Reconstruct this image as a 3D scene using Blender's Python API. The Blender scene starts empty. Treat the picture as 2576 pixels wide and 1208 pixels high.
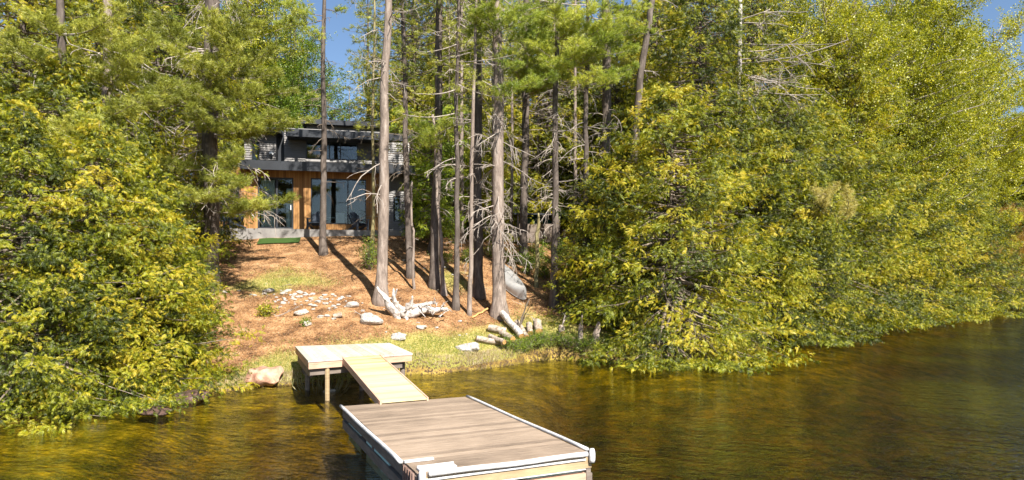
import bpy, math, random
import numpy as np
from math import radians, sin, cos, pi
from mathutils import Vector, Matrix

scn = bpy.context.scene
col = scn.collection
# ------------------------------------------------------------------ camera, sky, sun
CAMH, FPX, CX, HY = 2.85, 1680.0, 1288.0, 705.0
cam_d = bpy.data.cameras.new('camera'); cam = bpy.data.objects.new('camera', cam_d); col.objects.link(cam)
cam.location = (0, 0, CAMH); cam.rotation_euler = (radians(90), 0, 0)
cam_d.sensor_width = 36; cam_d.lens = 36*FPX/2576; cam_d.shift_y = (HY-604)/2576
cam_d.clip_start = 0.1; cam_d.clip_end = 1500
scn.camera = cam
SUN_EL = radians(43); SUNH = Vector((0.50, -0.866, 0)).normalized()
world = bpy.data.worlds.new("World"); scn.world = world; world.use_nodes = True
wn = world.node_tree.nodes; wl = world.node_tree.links
sky = wn.new('ShaderNodeTexSky'); sky.sky_type = 'NISHITA'; sky.sun_disc = False
sky.sun_elevation = SUN_EL; sky.sun_rotation = math.atan2(SUNH.x, SUNH.y)
sky.ozone_density = 3.5; sky.air_density = 1.0; sky.dust_density = 0.6
wl.new(sky.outputs[0], wn['Background'].inputs[0]); wn['Background'].inputs[1].default_value = 0.07
sl = bpy.data.lights.new('sun', 'SUN'); sun = bpy.data.objects.new('sun', sl); col.objects.link(sun)
sl.energy = 5.0; sl.angle = radians(0.5); sl.color = (1.0, 0.94, 0.84)
sd = Vector((SUNH.x*cos(SUN_EL), SUNH.y*cos(SUN_EL), sin(SUN_EL)))
sun.rotation_euler = sd.to_track_quat('Z', 'Y').to_euler(); sun.location = (20, -30, 40)
scn.view_settings.view_transform = 'Standard'; scn.view_settings.look = 'None'
scn.view_settings.exposure = 1.2; scn.view_settings.gamma = 1.0
scn.cycles.max_bounces = 7; scn.cycles.diffuse_bounces = 4; scn.cycles.glossy_bounces = 3
scn.cycles.transmission_bounces = 3; scn.cycles.transparent_max_bounces = 12
scn.cycles.caustics_reflective = False; scn.cycles.caustics_refractive = False
scn.render.film_transparent = False

# ------------------------------------------------------------------ projection helpers (photo pixel -> ray)
def P(px, py, Y): return Vector(((px-CX)/FPX*Y, Y, CAMH+(HY-py)/FPX*Y))
def atz(px, py, z):
    Y = FPX*(CAMH-z)/(py-HY); return P(px, py, Y)

# ------------------------------------------------------------------ terrain
SX = np.array([-150,-60,-30,-20,-12,-9.8,-8.4,-7.6,-7.0,-6.0,-5.0,-3.1,-2.0,0.0,0.74,1.7,3.4,5.0,6.4,10,14,19,28,37,50,67,100,200.])
SY = np.array([-60,-5,3,8.5,12.6,14.3,15.6,16.8,17.7,18.3,18.8,20.2,20.6,22.4,23.6,23.9,23.5,23.2,24.2,27.4,32.5,38,47,56,70,87,118,200.])
BX = np.array([-150,-30,-10,-6,-3,0,5,10,20,40,200.])
BY = np.array([18,18,18.5,18.6,19.6,21.8,23.4,28,38,60,220.])
def vnoise(x, y, s=1.0, seed=0):
    rs = np.random.RandomState(seed); r = np.zeros_like(x)
    for k in range(9):
        a = rs.rand()*2*pi; f = s*(0.6+1.5*rs.rand()); ph = rs.rand()*2*pi
        r = r+np.sin((x*math.cos(a)+y*math.sin(a))*f+ph+1.3*np.sin((x*math.sin(a)-y*math.cos(a))*f*.7+ph*2))
    return r/9*1.6
def shore_d(x, y):
    e = 0.6; s = (np.interp(x+e, SX, SY)-np.interp(x-e, SX, SY))/(2*e)
    return (y-np.interp(x, SX, SY)-0.12*vnoise(x, y*0, 2.5, 3))/np.sqrt(1+s*s)
def height(x, y):
    x = np.asarray(x, float); y = np.asarray(y, float)
    d = shore_d(x, y); t = y-np.interp(x, BX, BY)
    slope = np.interp(x, [-200, 6, 14, 200], [.33, .33, .22, .2])
    lin = slope*t; cap = 4.9
    hill = np.where(t > 0, np.minimum(lin, cap)-0.0, 0)
    k = 0.5; hh = np.clip((cap+k-lin)/(2*k), 0, 1)          # soften the cap
    hill = np.where((t > 0) & (lin > cap-k), lin*hh+cap*(1-hh)-k*hh*(1-hh), hill)
    hill = np.where((t > -1) & (t < 1), slope*(t+1)**2/4, hill)
    bank = np.clip(d/0.25, 0, 1)*0.2+np.clip(d, 0, 6)*0.02
    far = np.clip(t-16, 0, 400)*0.012
    land = bank+hill+far+(vnoise(x, y, 1.1, 5)*.05+vnoise(x, y, 4.0, 8)*.02)*np.clip(d, 0, 1)
    bed = -0.04-0.10*np.clip(-d, 0, 3)-0.26*np.clip(-d-3, 0, 14)+vnoise(x, y, 2.2, 11)*.05*np.clip(-d, 0, 1)
    return np.where(d > 0, land, bed)
def gz(x, y): return float(height(np.array([x]), np.array([y]))[0])
def gnd(px, py):
    Y = np.linspace(9, 70, 3000); X = (px-CX)/FPX*Y; Z = CAMH+(HY-py)/FPX*Y
    g = height(X, Y); i = int(np.argmax(g >= Z))
    if g[i] < Z[i]: i = 1200
    return Vector((X[i], Y[i], g[i]))

# ------------------------------------------------------------------ materials
MATS = {}
def newmat(name):
    m = bpy.data.materials.new(name); m.use_nodes = True; nt = m.node_tree; nt.nodes.clear()
    out = nt.nodes.new('ShaderNodeOutputMaterial'); MATS[name] = m
    return m, nt, out
def N(nt, t, **kw):
    n = nt.nodes.new(t)
    for k, v in kw.items():
        if hasattr(n, k) and not isinstance(v, dict): setattr(n, k, v)
    return n
def ramp(nt, fac, stops):
    r = nt.nodes.new('ShaderNodeValToRGB'); e = r.color_ramp.elements
    while len(e) < len(stops): e.new(0.5)
    for i, (p, c) in enumerate(stops):
        e[i].position = p; e[i].color = (*c, 1)
    nt.links.new(fac, r.inputs[0]); return r.outputs[0]
def noise(nt, vec, scale, detail=4, rough=.55, stretch=None):
    if stretch:
        mp = nt.nodes.new('ShaderNodeMapping'); mp.inputs['Scale'].default_value = stretch
        nt.links.new(vec, mp.inputs[0]); vec = mp.outputs[0]
    n = nt.nodes.new('ShaderNodeTexNoise'); n.inputs['Scale'].default_value = scale
    n.inputs['Detail'].default_value = detail; n.inputs['Roughness'].default_value = rough
    nt.links.new(vec, n.inputs['Vector']); return n.outputs['Fac']
def mth(nt, op, a, b=None, c=None):
    m = nt.nodes.new('ShaderNodeMath'); m.operation = op
    for i, v in enumerate((a, b, c)):
        if v is None: continue
        if isinstance(v, (int, float)): m.inputs[i].default_value = v
        else: nt.links.new(v, m.inputs[i])
    return m.outputs[0]
def mixc(nt, f, a, b, bt='MIX'):
    m = nt.nodes.new('ShaderNodeMix'); m.data_type = 'RGBA'; m.blend_type = bt
    for s, v in ((m.inputs[0], f), (m.inputs[6], a), (m.inputs[7], b)):
        if isinstance(v, (int, float)): s.default_value = v
        elif isinstance(v, tuple): s.default_value = (*v, 1)
        else: nt.links.new(v, s)
    return m.outputs[2]
def bump(nt, h, strength=.5, dist=.02):
    b = nt.nodes.new('ShaderNodeBump'); b.inputs['Strength'].default_value = strength; b.inputs['Distance'].default_value = dist
    nt.links.new(h, b.inputs['Height']); return b.outputs[0]
def coord(nt): return nt.nodes.new('ShaderNodeTexCoord').outputs['Object']
def attr(nt):
    a = nt.nodes.new('ShaderNodeAttribute'); a.attribute_name = 'v'; return a.outputs['Fac']
def principled(nt, out, colr, rough=.8, nrm=None, metal=0, spec=.3):
    b = nt.nodes.new('ShaderNodeBsdfPrincipled')
    if isinstance(colr, tuple): b.inputs['Base Color'].default_value = (*colr, 1)
    else: nt.links.new(colr, b.inputs['Base Color'])
    if isinstance(rough, (int, float)): b.inputs['Roughness'].default_value = rough
    else: nt.links.new(rough, b.inputs['Roughness'])
    b.inputs['Metallic'].default_value = metal; b.inputs['Specular IOR Level'].default_value = spec
    if nrm is not None: nt.links.new(nrm, b.inputs['Normal'])
    nt.links.new(b.outputs[0], out.inputs[0]); return b
def leafmat(name, stops, trans=.35, huevar=.04, gloss=.04):
    m, nt, out = newmat(name); v = attr(nt)
    oi = nt.nodes.new('ShaderNodeObjectInfo')
    nz = noise(nt, coord(nt), 1.3, 2)
    f = mth(nt, 'ADD', mth(nt, 'MULTIPLY', v, .8), mth(nt, 'MULTIPLY', mth(nt, 'SUBTRACT', nz, .4), .7))
    f = mth(nt, 'ADD', f, mth(nt, 'MULTIPLY', mth(nt, 'SUBTRACT', oi.outputs['Random'], .5), .25))
    c = ramp(nt, f, stops)
    d = nt.nodes.new('ShaderNodeBsdfDiffuse'); t = nt.nodes.new('ShaderNodeBsdfTranslucent')
    nt.links.new(c, d.inputs[0]); nt.links.new(mixc(nt, 1.0, c, (1.15, 1.1, .6), 'MULTIPLY'), t.inputs[0])
    mx = nt.nodes.new('ShaderNodeMixShader'); mx.inputs[0].default_value = trans
    nt.links.new(d.outputs[0], mx.inputs[1]); nt.links.new(t.outputs[0], mx.inputs[2])
    g = nt.nodes.new('ShaderNodeBsdfGlossy'); g.inputs['Roughness'].default_value = .45; g.inputs[0].default_value = (.9, .9, .8, 1)
    m2 = nt.nodes.new('ShaderNodeMixShader'); m2.inputs[0].default_value = gloss
    nt.links.new(mx.outputs[0], m2.inputs[1]); nt.links.new(g.outputs[0], m2.inputs[2])
    nt.links.new(m2.outputs[0], out.inputs[0]); return m
def barkmat(name, a, b, c, sc=7):
    m, nt, out = newmat(name); co = coord(nt)
    n1 = noise(nt, co, sc, 5, .65, (1, 1, .22)); n2 = noise(nt, co, 1.1, 3)
    n3 = noise(nt, co, 30, 3, .6, (1, 1, .3))
    base = ramp(nt, n1, [(.3, a), (.52, b), (.75, c)])
    n4 = noise(nt, co, 4.5, 4, .7, (1, 1, .5)); base = mixc(nt, mth(nt, 'MULTIPLY', mth(nt, 'GREATER_THAN', n4, .56), .45), base, a); base = mixc(nt, mth(nt, 'MULTIPLY', n2, .5), base, tuple(x*.8 for x in b))
    principled(nt, out, base, .92, bump(nt, mth(nt, 'ADD', n1, mth(nt, 'MULTIPLY', n3, .4)), .9, .03), spec=.15); return m
def plainmat(name, c1, c2, sc=6, rough=.7, bm=.3, stretch=None, metal=0, spec=.3):
    m, nt, out = newmat(name); co = coord(nt); n = noise(nt, co, sc, 5, .6, stretch)
    principled(nt, out, ramp(nt, n, [(.3, c1), (.7, c2)]), rough, bump(nt, n, bm, .01), metal, spec); return m
def woodmat(name, c1, c2, c3, stretch, rough=.8, var=.35):
    m, nt, out = newmat(name); co = coord(nt)
    g = noise(nt, co, 9, 6, .65, stretch); blot = noise(nt, co, .9, 3)
    v = attr(nt)
    f = mth(nt, 'ADD', mth(nt, 'MULTIPLY', g, .55), mth(nt, 'MULTIPLY', v, var)); f = mth(nt, 'ADD', f, mth(nt, 'MULTIPLY', blot, .25))
    principled(nt, out, ramp(nt, f, [(.3, c1), (.55, c2), (.8, c3)]), rough, bump(nt, g, .35, .004), spec=.25); return m

leafmat('cedar_leaf', [(.18, (.035, .055, .003)), (.40, (.15, .185, .006)), (.62, (.37, .385, .014)), (.90, (.58, .47, .03))], .42)
leafmat('cedar_leaf_deep', [(.15, (.06, .12, .007)), (.5, (.24, .34, .016)), (.85, (.52, .58, .04))], .48)
leafmat('pine_needle', [(.15, (.18, .21, .03)), (.5, (.39, .42, .065)), (.85, (.62, .60, .13))], .42)
leafmat('pine_needle_fresh', [(.15, (.17, .24, .03)), (.5, (.38, .45, .06)), (.85, (.60, .62, .12))], .45)
leafmat('dry_needle', [(.2, (.42, .36, .08)), (.8, (.66, .58, .20))], .3)
leafmat('young_leaf', [(.15, (.12, .15, .005)), (.5, (.34, .36, .012)), (.85, (.66, .60, .03))], .42)
leafmat('green_leaf', [(.15, (.09, .16, .012)), (.5, (.20, .30, .022)), (.85, (.36, .42, .04))], .5)
leafmat('orange_leaf', [(.15, (.22, .13, .02)), (.5, (.42, .25, .035)), (.85, (.50, .36, .06))], .45)
leafmat('grass_blade', [(.15, (.12, .19, .025)), (.5, (.26, .31, .05)), (.85, (.50, .40, .17))], .4)
leafmat('dry_grass', [(.2, (.35, .26, .14)), (.8, (.62, .52, .36))], .3)
barkmat('pale_bark', (.10, .078, .065), (.27, .215, .18), (.46, .395, .345))
barkmat('dark_bark', (.05, .04, .034), (.13, .105, .09), (.26, .22, .19))
barkmat('mossy_bark', (.16, .13, .06), (.30, .26, .13), (.42, .38, .24))
barkmat('white_bark', (.22, .19, .17), (.48, .44, .40), (.68, .64, .58), 5)
plainmat('dead_twig', (.24, .195, .165), (.52, .46, .405), 9, .9)
plainmat('brown_twig', (.13, .10, .075), (.28, .23, .18), 9, .9)
plainmat('driftwood', (.16, .125, .10), (.72, .68, .64), 9, .85, .8, (1, 1, 1))
plainmat('log_bark', (.12, .085, .06), (.50, .42, .34), 11, .9, .8)
plainmat('cut_wood', (.42, .20, .06), (.70, .42, .17), 9, .8)
plainmat('white_rock', (.15, .13, .11), (.62, .58, .53), 6, .9, .9)
plainmat('pink_rock', (.24, .11, .07), (.66, .42, .30), 2.6, .85, .8)
plainmat('dark_rock', (.015, .014, .015), (.15, .09, .07), 4.0, .4, .9)
plainmat('concrete', (.18, .17, .165), (.30, .285, .27), 2, .9)
plainmat('siding', (.14, .13, .127), (.19, .178, .172), 1.5, .45, .05, None, 0, .5)
plainmat('dark_trim', (.018, .02, .025), (.03, .034, .042), 2, .45, .05, None, 0, .4)
plainmat('white_vinyl', (.42, .41, .40), (.72, .71, .71), 7, .7, .3)
plainmat('foam', (.40, .62, .56), (.58, .76, .70), 4, .8, .4)
plainmat('aluminium', (.30, .295, .29), (.48, .47, .46), 2, .4, .1, None, .25, .5)
plainmat('chair_plastic', (.035, .045, .065), (.06, .075, .10), 3, .5, .05)
plainmat('curtain', (.72, .78, .80), (.84, .88, .90), 14, .9, .3, (1, 1, .02))
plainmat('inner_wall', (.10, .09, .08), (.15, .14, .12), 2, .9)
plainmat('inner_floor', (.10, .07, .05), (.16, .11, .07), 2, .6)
plainmat('white_cloth', (.6, .6, .6), (.75, .75, .75), 3, .8)
plainmat('tarp', (.01, .04, .038), (.02, .08, .07), 3, .5, .4)
plainmat('lamp_white', (.85, .85, .85), (.9, .9, .9), 3, .4)
plainmat('black_fabric', (.01, .011, .013), (.025, .027, .03), 3, .8)
woodmat('grey_deck', (.115, .085, .062), (.365, .275, .20), (.60, .49, .385), (.3, 5.5, 1), .85, .14)
woodmat('fresh_deck', (.30, .21, .09), (.52, .42, .22), (.62, .53, .32), (.16, 2.5, 1), .7, .35)
woodmat('pale_deck', (.38, .32, .24), (.55, .50, .42), (.65, .61, .54), (3, .2, 1), .7, .2)
woodmat('timber', (.20, .14, .08), (.42, .31, .18), (.58, .46, .30), (.3, .3, 2), .8, .2)
woodmat('pink_timber', (.32, .19, .12), (.58, .38, .27), (.72, .55, .42), (.3, .3, 2), .8, .2)
woodmat('old_timber', (.08, .06, .05), (.22, .18, .15), (.36, .30, .26), (.3, .3, 2), .9, .2)
# cedar cladding: vertical boards
m, nt, out = newmat('wood_cladding'); co = coord(nt)
sx = nt.nodes.new('ShaderNodeSeparateXYZ'); nt.links.new(co, sx.inputs[0])
fr = mth(nt, 'FRACT', mth(nt, 'MULTIPLY', sx.outputs[0], 9.0)); fl = mth(nt, 'FLOOR', mth(nt, 'MULTIPLY', sx.outputs[0], 9.0))
wnz = nt.nodes.new('ShaderNodeTexWhiteNoise'); wnz.noise_dimensions = '1D'; nt.links.new(fl, wnz.inputs['W'])
gr = noise(nt, co, 10, 5, .6, (2.5, 2.5, .15))
f = mth(nt, 'ADD', mth(nt, 'MULTIPLY', gr, .6), mth(nt, 'MULTIPLY', wnz.outputs['Value'], .4))
groove = mth(nt, 'GREATER_THAN', fr, .93)
c = mixc(nt, groove, ramp(nt, f, [(.25, (.19, .09, .03)), (.5, (.33, .165, .055)), (.8, (.45, .25, .095))]), (.10, .045, .02))
principled(nt, out, c, .6, bump(nt, mth(nt, 'SUBTRACT', gr, mth(nt, 'MULTIPLY', groove, 3)), .3, .006))
# glass
m, nt, out = newmat('glass')
fz = nt.nodes.new('ShaderNodeFresnel'); fz.inputs[0].default_value = 1.5
ff = mth(nt, 'MINIMUM', mth(nt, 'ADD', mth(nt, 'MULTIPLY', fz.outputs[0], 1.25), .0), 1)
tr = nt.nodes.new('ShaderNodeBsdfTransparent'); tr.inputs[0].default_value = (.8, .86, .86, 1)
gl = nt.nodes.new('ShaderNodeBsdfGlossy'); gl.inputs['Roughness'].default_value = .01; gl.inputs[0].default_value = (.95, .97, 1, 1)
mx = nt.nodes.new('ShaderNodeMixShader'); nt.links.new(ff, mx.inputs[0]); nt.links.new(tr.outputs[0], mx.inputs[1]); nt.links.new(gl.outputs[0], mx.inputs[2])
nt.links.new(mx.outputs[0], out.inputs[0])
# water
m, nt, out = newmat('lake_water'); co = coord(nt)
w1 = noise(nt, co, 4.0, 3, .55, (.75, 1.5, 1)); w2 = noise(nt, co, 11, 3, .6, (.7, 1.5, 1)); w3 = noise(nt, co, .55, 2, .5, (.7, 1.3, 1))
mpx = nt.nodes.new('ShaderNodeMapping'); mpx.inputs['Rotation'].default_value = (0, 0, radians(25)); nt.links.new(co, mpx.inputs[0])
w4 = noise(nt, mpx.outputs[0], 1.5, 2, .5, (.5, 2.2, 1))
w5 = noise(nt, co, .22, 2, .5); hgt = mth(nt, 'ADD', mth(nt, 'ADD', mth(nt, 'MULTIPLY', w1, .55), mth(nt, 'MULTIPLY', w2, .24)), mth(nt, 'ADD', mth(nt, 'MULTIPLY', w3, .45), mth(nt, 'MULTIPLY', w4, .6)))
hgt = mth(nt, 'MULTIPLY', hgt, ramp(nt, w5, [(.38, (.45, .45, .45)), (.62, (1.15, 1.15, 1.15))]))
bn = bump(nt, hgt, 1.0, .21)
fz = nt.nodes.new('ShaderNodeFresnel'); fz.inputs[0].default_value = 1.33; nt.links.new(bn, fz.inputs['Normal'])
tr = nt.nodes.new('ShaderNodeBsdfTransparent'); tr.inputs[0].default_value = (.97, .97, .97, 1)
gl = nt.nodes.new('ShaderNodeBsdfGlossy'); gl.inputs['Roughness'].default_value = .03; nt.links.new(bn, gl.inputs['Normal'])
mx = nt.nodes.new('ShaderNodeMixShader'); nt.links.new(fz.outputs[0], mx.inputs[0]); nt.links.new(tr.outputs[0], mx.inputs[1]); nt.links.new(gl.outputs[0], mx.inputs[2])
nt.links.new(mx.outputs[0], out.inputs[0])
va = nt.nodes.new('ShaderNodeVolumeAbsorption'); va.inputs[0].default_value = (.875, .84, .04, 1); va.inputs[1].default_value = 2.1
nt.links.new(va.outputs[0], out.inputs['Volume'])
# ground
m, nt, out = newmat('forest_floor'); co = coord(nt)
at = nt.nodes.new('ShaderNodeAttribute'); at.attribute_name = 'g'; gmask = at.outputs['Fac']
at2 = nt.nodes.new('ShaderNodeAttribute'); at2.attribute_name = 'wet'; wet = at2.outputs['Fac']
n1 = noise(nt, co, 1.6, 6, .62); n2 = noise(nt, co, 14, 5, .7); n3 = noise(nt, co, 45, 3, .7)
nd = mth(nt, 'ADD', mth(nt, 'MULTIPLY', n1, .5), mth(nt, 'MULTIPLY', n2, .5))
needle = ramp(nt, nd, [(.38, (.055, .028, .014)), (.46, (.20, .098, .042)), (.54, (.35, .19, .085)), (.66, (.52, .35, .19))])
needle = mixc(nt, mth(nt, 'MULTIPLY', mth(nt, 'GREATER_THAN', n3, .62), .5), needle, (.70, .56, .40))
grass = ramp(nt, n2, [(.35, (.15, .16, .03)), (.5, (.32, .29, .07)), (.68, (.52, .40, .19))])
gm = mth(nt, 'GREATER_THAN', mth(nt, 'ADD', mth(nt, 'MULTIPLY', gmask, .75), mth(nt, 'MULTIPLY', nd, .5)), .55)
gm2 = nt.nodes.new('ShaderNodeMapRange'); gm2.inputs[1].default_value = .47; gm2.inputs[2].default_value = .60
nt.links.new(mth(nt, 'ADD', mth(nt, 'MULTIPLY', gmask, .6), mth(nt, 'MULTIPLY', nd, .5)), gm2.inputs[0])
c = mixc(nt, gm2.outputs[0], needle, grass)
bedc = ramp(nt, mth(nt, 'ADD', mth(nt, 'MULTIPLY', n1, .6), mth(nt, 'MULTIPLY', n2, .4)), [(.38, (.06, .05, .010)), (.5, (.28, .22, .035)), (.62, (.68, .48, .11))])
at3 = nt.nodes.new('ShaderNodeAttribute'); at3.attribute_name = 'bank'
c = mixc(nt, wet, c, bedc); c = mixc(nt, mth(nt, 'MULTIPLY', at3.outputs['Fac'], mth(nt, 'GREATER_THAN', n2, .52)), c, (.09, .06, .035))
principled(nt, out, c, .95, bump(nt, mth(nt, 'ADD', n2, mth(nt, 'MULTIPLY', n3, .5)), .8, .05), spec=.1)

# ------------------------------------------------------------------ mesh helpers
class Geo:
    def __init__(s): s.V = []; s.F = []; s.M = []; s.A = []; s.n = 0
    def add(s, V, F, mi=0, v=.5):
        V = np.asarray(V, float).reshape(-1, 3); F = np.asarray(F, int)
        s.V.append(V); s.F.append(F+s.n); s.n += len(V); s.M.append(np.full(len(F), mi))
        s.A.append(np.broadcast_to(np.asarray(v, float), (len(F),)).copy())
    def mesh(s, name, mats, smooth=False):
        me = bpy.data.meshes.new(name)
        V = np.concatenate(s.V); me.vertices.add(len(V)); me.vertices.foreach_set('co', V.astype(np.float32).ravel())
        tot = np.concatenate([np.full(len(f), f.shape[1]) for f in s.F]); idx = np.concatenate([f.ravel() for f in s.F])
        me.loops.add(len(idx)); me.loops.foreach_set('vertex_index', idx.astype(np.int32))
        me.polygons.add(len(tot)); st = np.concatenate([[0], np.cumsum(tot)[:-1]])
        me.polygons.foreach_set('loop_start', st.astype(np.int32)); me.polygons.foreach_set('loop_total', tot.astype(np.int32))
        me.polygons.foreach_set('material_index', np.concatenate(s.M).astype(np.int32))
        me.polygons.foreach_set('use_smooth', np.full(len(tot), smooth))
        a = me.attributes.new('v', 'FLOAT', 'FACE'); a.data.foreach_set('value', np.concatenate(s.A).astype(np.float32))
        for k in mats: me.materials.append(MATS[k])
        me.update(calc_edges=True); return me
    def box(s, x0, x1, y0, y1, z0, z1, mi=0, v=.5):
        V = [(x, y, z) for z in (z0, z1) for y in (y0, y1) for x in (x0, x1)]
        s.add(V, [(0, 2, 3, 1), (4, 5, 7, 6), (0, 1, 5, 4), (2, 6, 7, 3), (0, 4, 6, 2), (1, 3, 7, 5)], mi, v)
    def hexa(s, bot, top, mi=0, v=.5):       # two quads (ccw from above)
        s.add(list(bot)+list(top), [(3, 2, 1, 0), (4, 5, 6, 7), (0, 1, 5, 4), (1, 2, 6, 5), (2, 3, 7, 6), (3, 0, 4, 7)], mi, v)
    def tube(s, pts, rad, sides=6, mi=0, v=.5, cap=True, jit=0, rs=None):
        pts = np.asarray(pts, float); rad = np.broadcast_to(np.asarray(rad, float), (len(pts),))
        d = np.gradient(pts, axis=0); d /= np.linalg.norm(d, axis=1)[:, None]+1e-9
        ref = np.array([1., 0.13, 0.05]) if abs(d.mean(0)[0]) < .8*np.linalg.norm(d.mean(0)) else np.array([0.1, 0.13, 1.])
        u = np.cross(d, ref); u /= np.linalg.norm(u, axis=1)[:, None]+1e-9; w = np.cross(d, u)
        a = np.arange(sides)*2*pi/sides
        rr = rad[:, None]*np.ones(sides)[None]
        if jit and rs is not None: rr = rr*(1+jit*rs.uniform(-1, 1, rr.shape))
        V = pts[:, None]+rr[..., None]*(np.cos(a)[None, :, None]*u[:, None]+np.sin(a)[None, :, None]*w[:, None])
        n = len(pts); i = np.arange(n-1)[:, None]*sides; j = np.arange(sides)[None]; k = (j+1) % sides
        F = np.stack([i+j, i+k, i+sides+k, i+sides+j], -1).reshape(-1, 4)
        base = s.n; s.add(V.reshape(-1, 3), F, mi, v)
        if cap:
            s.F.append(np.array([list(range(base+sides-1, base-1, -1))])); s.M.append(np.array([mi])); s.A.append(np.array([.5 if np.ndim(v) else v]))
            s.F.append(np.array([list(range(base+(n-1)*sides, base+n*sides))])); s.M.append(np.array([mi])); s.A.append(np.array([.5 if np.ndim(v) else v]))
def link(name, me, parent=None, loc=None):
    o = bpy.data.objects.new(name, me); col.objects.link(o)
    if parent: o.parent = parent
    if loc is not None: o.location = loc
    return o
def tag(o, label, cat, group=None, kind=None):
    if label: o['label'] = label
    if cat: o['category'] = cat
    if group: o['group'] = group
    if kind: o['kind'] = kind
    return o
def thing(name, label, cat, loc=(0, 0, 0), rz=0, group=None):
    o = bpy.data.objects.new(name, None); col.objects.link(o); o.location = loc; o.rotation_euler = (0, 0, rz)
    o.empty_display_size = .2
    return tag(o, label, cat, group)
def part(name, g, mats, parent, smooth=False): return link(name, g.mesh(name, mats, smooth), parent)
def copy_tree(o, loc, rz, sc, label, group=None):
    c = o.copy(); col.objects.link(c); c.location = loc; c.rotation_euler = (0, 0, rz); c.scale = (sc, sc, sc)
    c['label'] = label
    if group: c['group'] = group
    elif 'group' in c: del c['group']
    for ch in list(o.children):
        d = ch.copy(); col.objects.link(d); d.parent = c
    return c

# ------------------------------------------------------------------ ground and lake
def axis(segs):
    out = [segs[0][0]]
    for a, b, st in segs:
        n = max(1, int(round((b-a)/st))); out += list(a+(b-a)*np.arange(1, n+1)/n)
    return np.array(out)
gx = axis([(-400, -60, 20), (-60, -20, 1.5), (-20, 10, .13), (10, 30, .5), (30, 80, 2), (80, 420, 20)])
gy = axis([(-60, 6, 3), (6, 11, .5), (11, 35, .13), (35, 60, .6), (60, 120, 3), (120, 600, 30)])
XX, YY = np.meshgrid(gx, gy); ZZ = height(XX, YY); nx, ny = len(gx), len(gy)
g = Geo(); i = np.arange(ny-1)[:, None]*nx; j = np.arange(nx-1)[None]
g.add(np.stack([XX, YY, ZZ], -1).reshape(-1, 3), np.stack([i+j, i+j+1, i+nx+j+1, i+nx+j], -1).reshape(-1, 4))
me = g.mesh('ground', ['forest_floor'], True)
def gmask(x, y):
    d = shore_d(x, y)
    m = .72*np.clip(1-(d-.8)/2.6, 0, 1)*(d > 0)*np.clip((x+8.5)/1.5, 0, 1)
    m = np.maximum(m, 0.62*np.exp(-(((x+9.0)/2.6)**2+((y-26.0)/2.0)**2)))
    m = np.maximum(m, 0.5*np.exp(-(((x+2.5)/1.6)**2+((y-28)/2.5)**2)))
    m = np.maximum(m, 0.6*np.clip((y-40)/5, 0, 1))
    m = np.maximum(m, 0.45*np.exp(-(((x-2)/1.6)**2+((y-29)/2.5)**2)))
    return m+.12*vnoise(x, y, 2.3, 21)*(m > .02)
a = me.attributes.new('g', 'FLOAT', 'POINT'); a.data.foreach_set('value', gmask(XX, YY).astype(np.float32).ravel())
DD = shore_d(XX, YY); a = me.attributes.new('bank', 'FLOAT', 'POINT'); a.data.foreach_set('value', (np.clip((DD+.4)/.3, 0, 1)*np.clip((.34-DD)/.2, 0, 1)).astype(np.float32).ravel())
a = me.attributes.new('wet', 'FLOAT', 'POINT'); a.data.foreach_set('value', np.clip((0.06-ZZ)/.05, 0, 1).astype(np.float32).ravel())
tag(link('ground', me), None, None, None, 'structure')
g = Geo(); g.box(-390, 410, -55, 590, -9, 0)
tag(link('lake_water', g.mesh('lake_water', ['lake_water'])), None, None, None, 'structure')

# ------------------------------------------------------------------ foliage generators
def rhomb(a, b, w, h=0):      # leaf from point a to b in the xy plane
    a = np.array(a, float); b = np.array(b, float); d = b-a; n = np.array([-d[1], d[0], 0]); n /= np.linalg.norm(n)+1e-9
    m = a+d*.45; m[2] += h
    return [a, m+n*w/2, b, m-n*w/2]
def cedar_template(rs):
    V = []; 
    for k in range(6):
        y = .08+.145*k
        for s in (-1, 1):
            L = .46*(1-.11*k)*rs.uniform(.75, 1.15); an = radians(rs.uniform(22, 48))
            V += rhomb((0, y, -.10*y*y), (s*L*sin(an), y+L*cos(an), -.3*(y+.3)**2-.08*rs.rand()), .075, .02)
    V += rhomb((0, 0, 0), (0, .6, -.08), .07); V += rhomb((0, .5, -.06), (0, 1.05, -.35), .09)
    V = np.array(V); return V, np.arange(len(V)).reshape(-1, 4)
def tuft_template(rs, n=18, w=.05):
    V = []
    for k in range(n):
        th = rs.uniform(0, 2*pi); ph = radians(rs.uniform(15, 75))
        d = np.array([sin(ph)*cos(th), cos(ph), sin(ph)*sin(th)])
        st = np.array([0, rs.uniform(-.5, .3), 0]); L = rs.uniform(.7, 1.1)
        s = np.cross(d, rs.normal(size=3)); s /= np.linalg.norm(s)
        V += [st+s*w/2, st+d*L+np.array([0, 0, -.08*L]), st-s*w/2]
    V = np.array(V); return V, np.arange(len(V)).reshape(-1, 3)
def leaf_template(rs, n=7):
    V = []
    for k in range(n):
        c = np.array([rs.uniform(-.6, .6), rs.uniform(0, 1.4), rs.uniform(-.35, .35)]); d = rs.normal(size=3); d[2] -= .5; d /= np.linalg.norm(d)
        s = np.cross(d, rs.normal(size=3)); s /= np.linalg.norm(s); L = rs.uniform(.35, .5)
        V += [c, c+d*L*.5+s*L*.33, c+d*L, c+d*L*.5-s*L*.33]
    V = np.array(V); return V, np.arange(len(V)).reshape(-1, 4)
_rs = np.random.RandomState(5)
CED = [cedar_template(_rs) for _ in range(4)]; TUF = [tuft_template(_rs, 20, .085) for _ in range(4)]; LEA = [leaf_template(_rs) for _ in range(4)]
TUFB = [tuft_template(_rs, 9, .10) for _ in range(3)]
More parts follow.
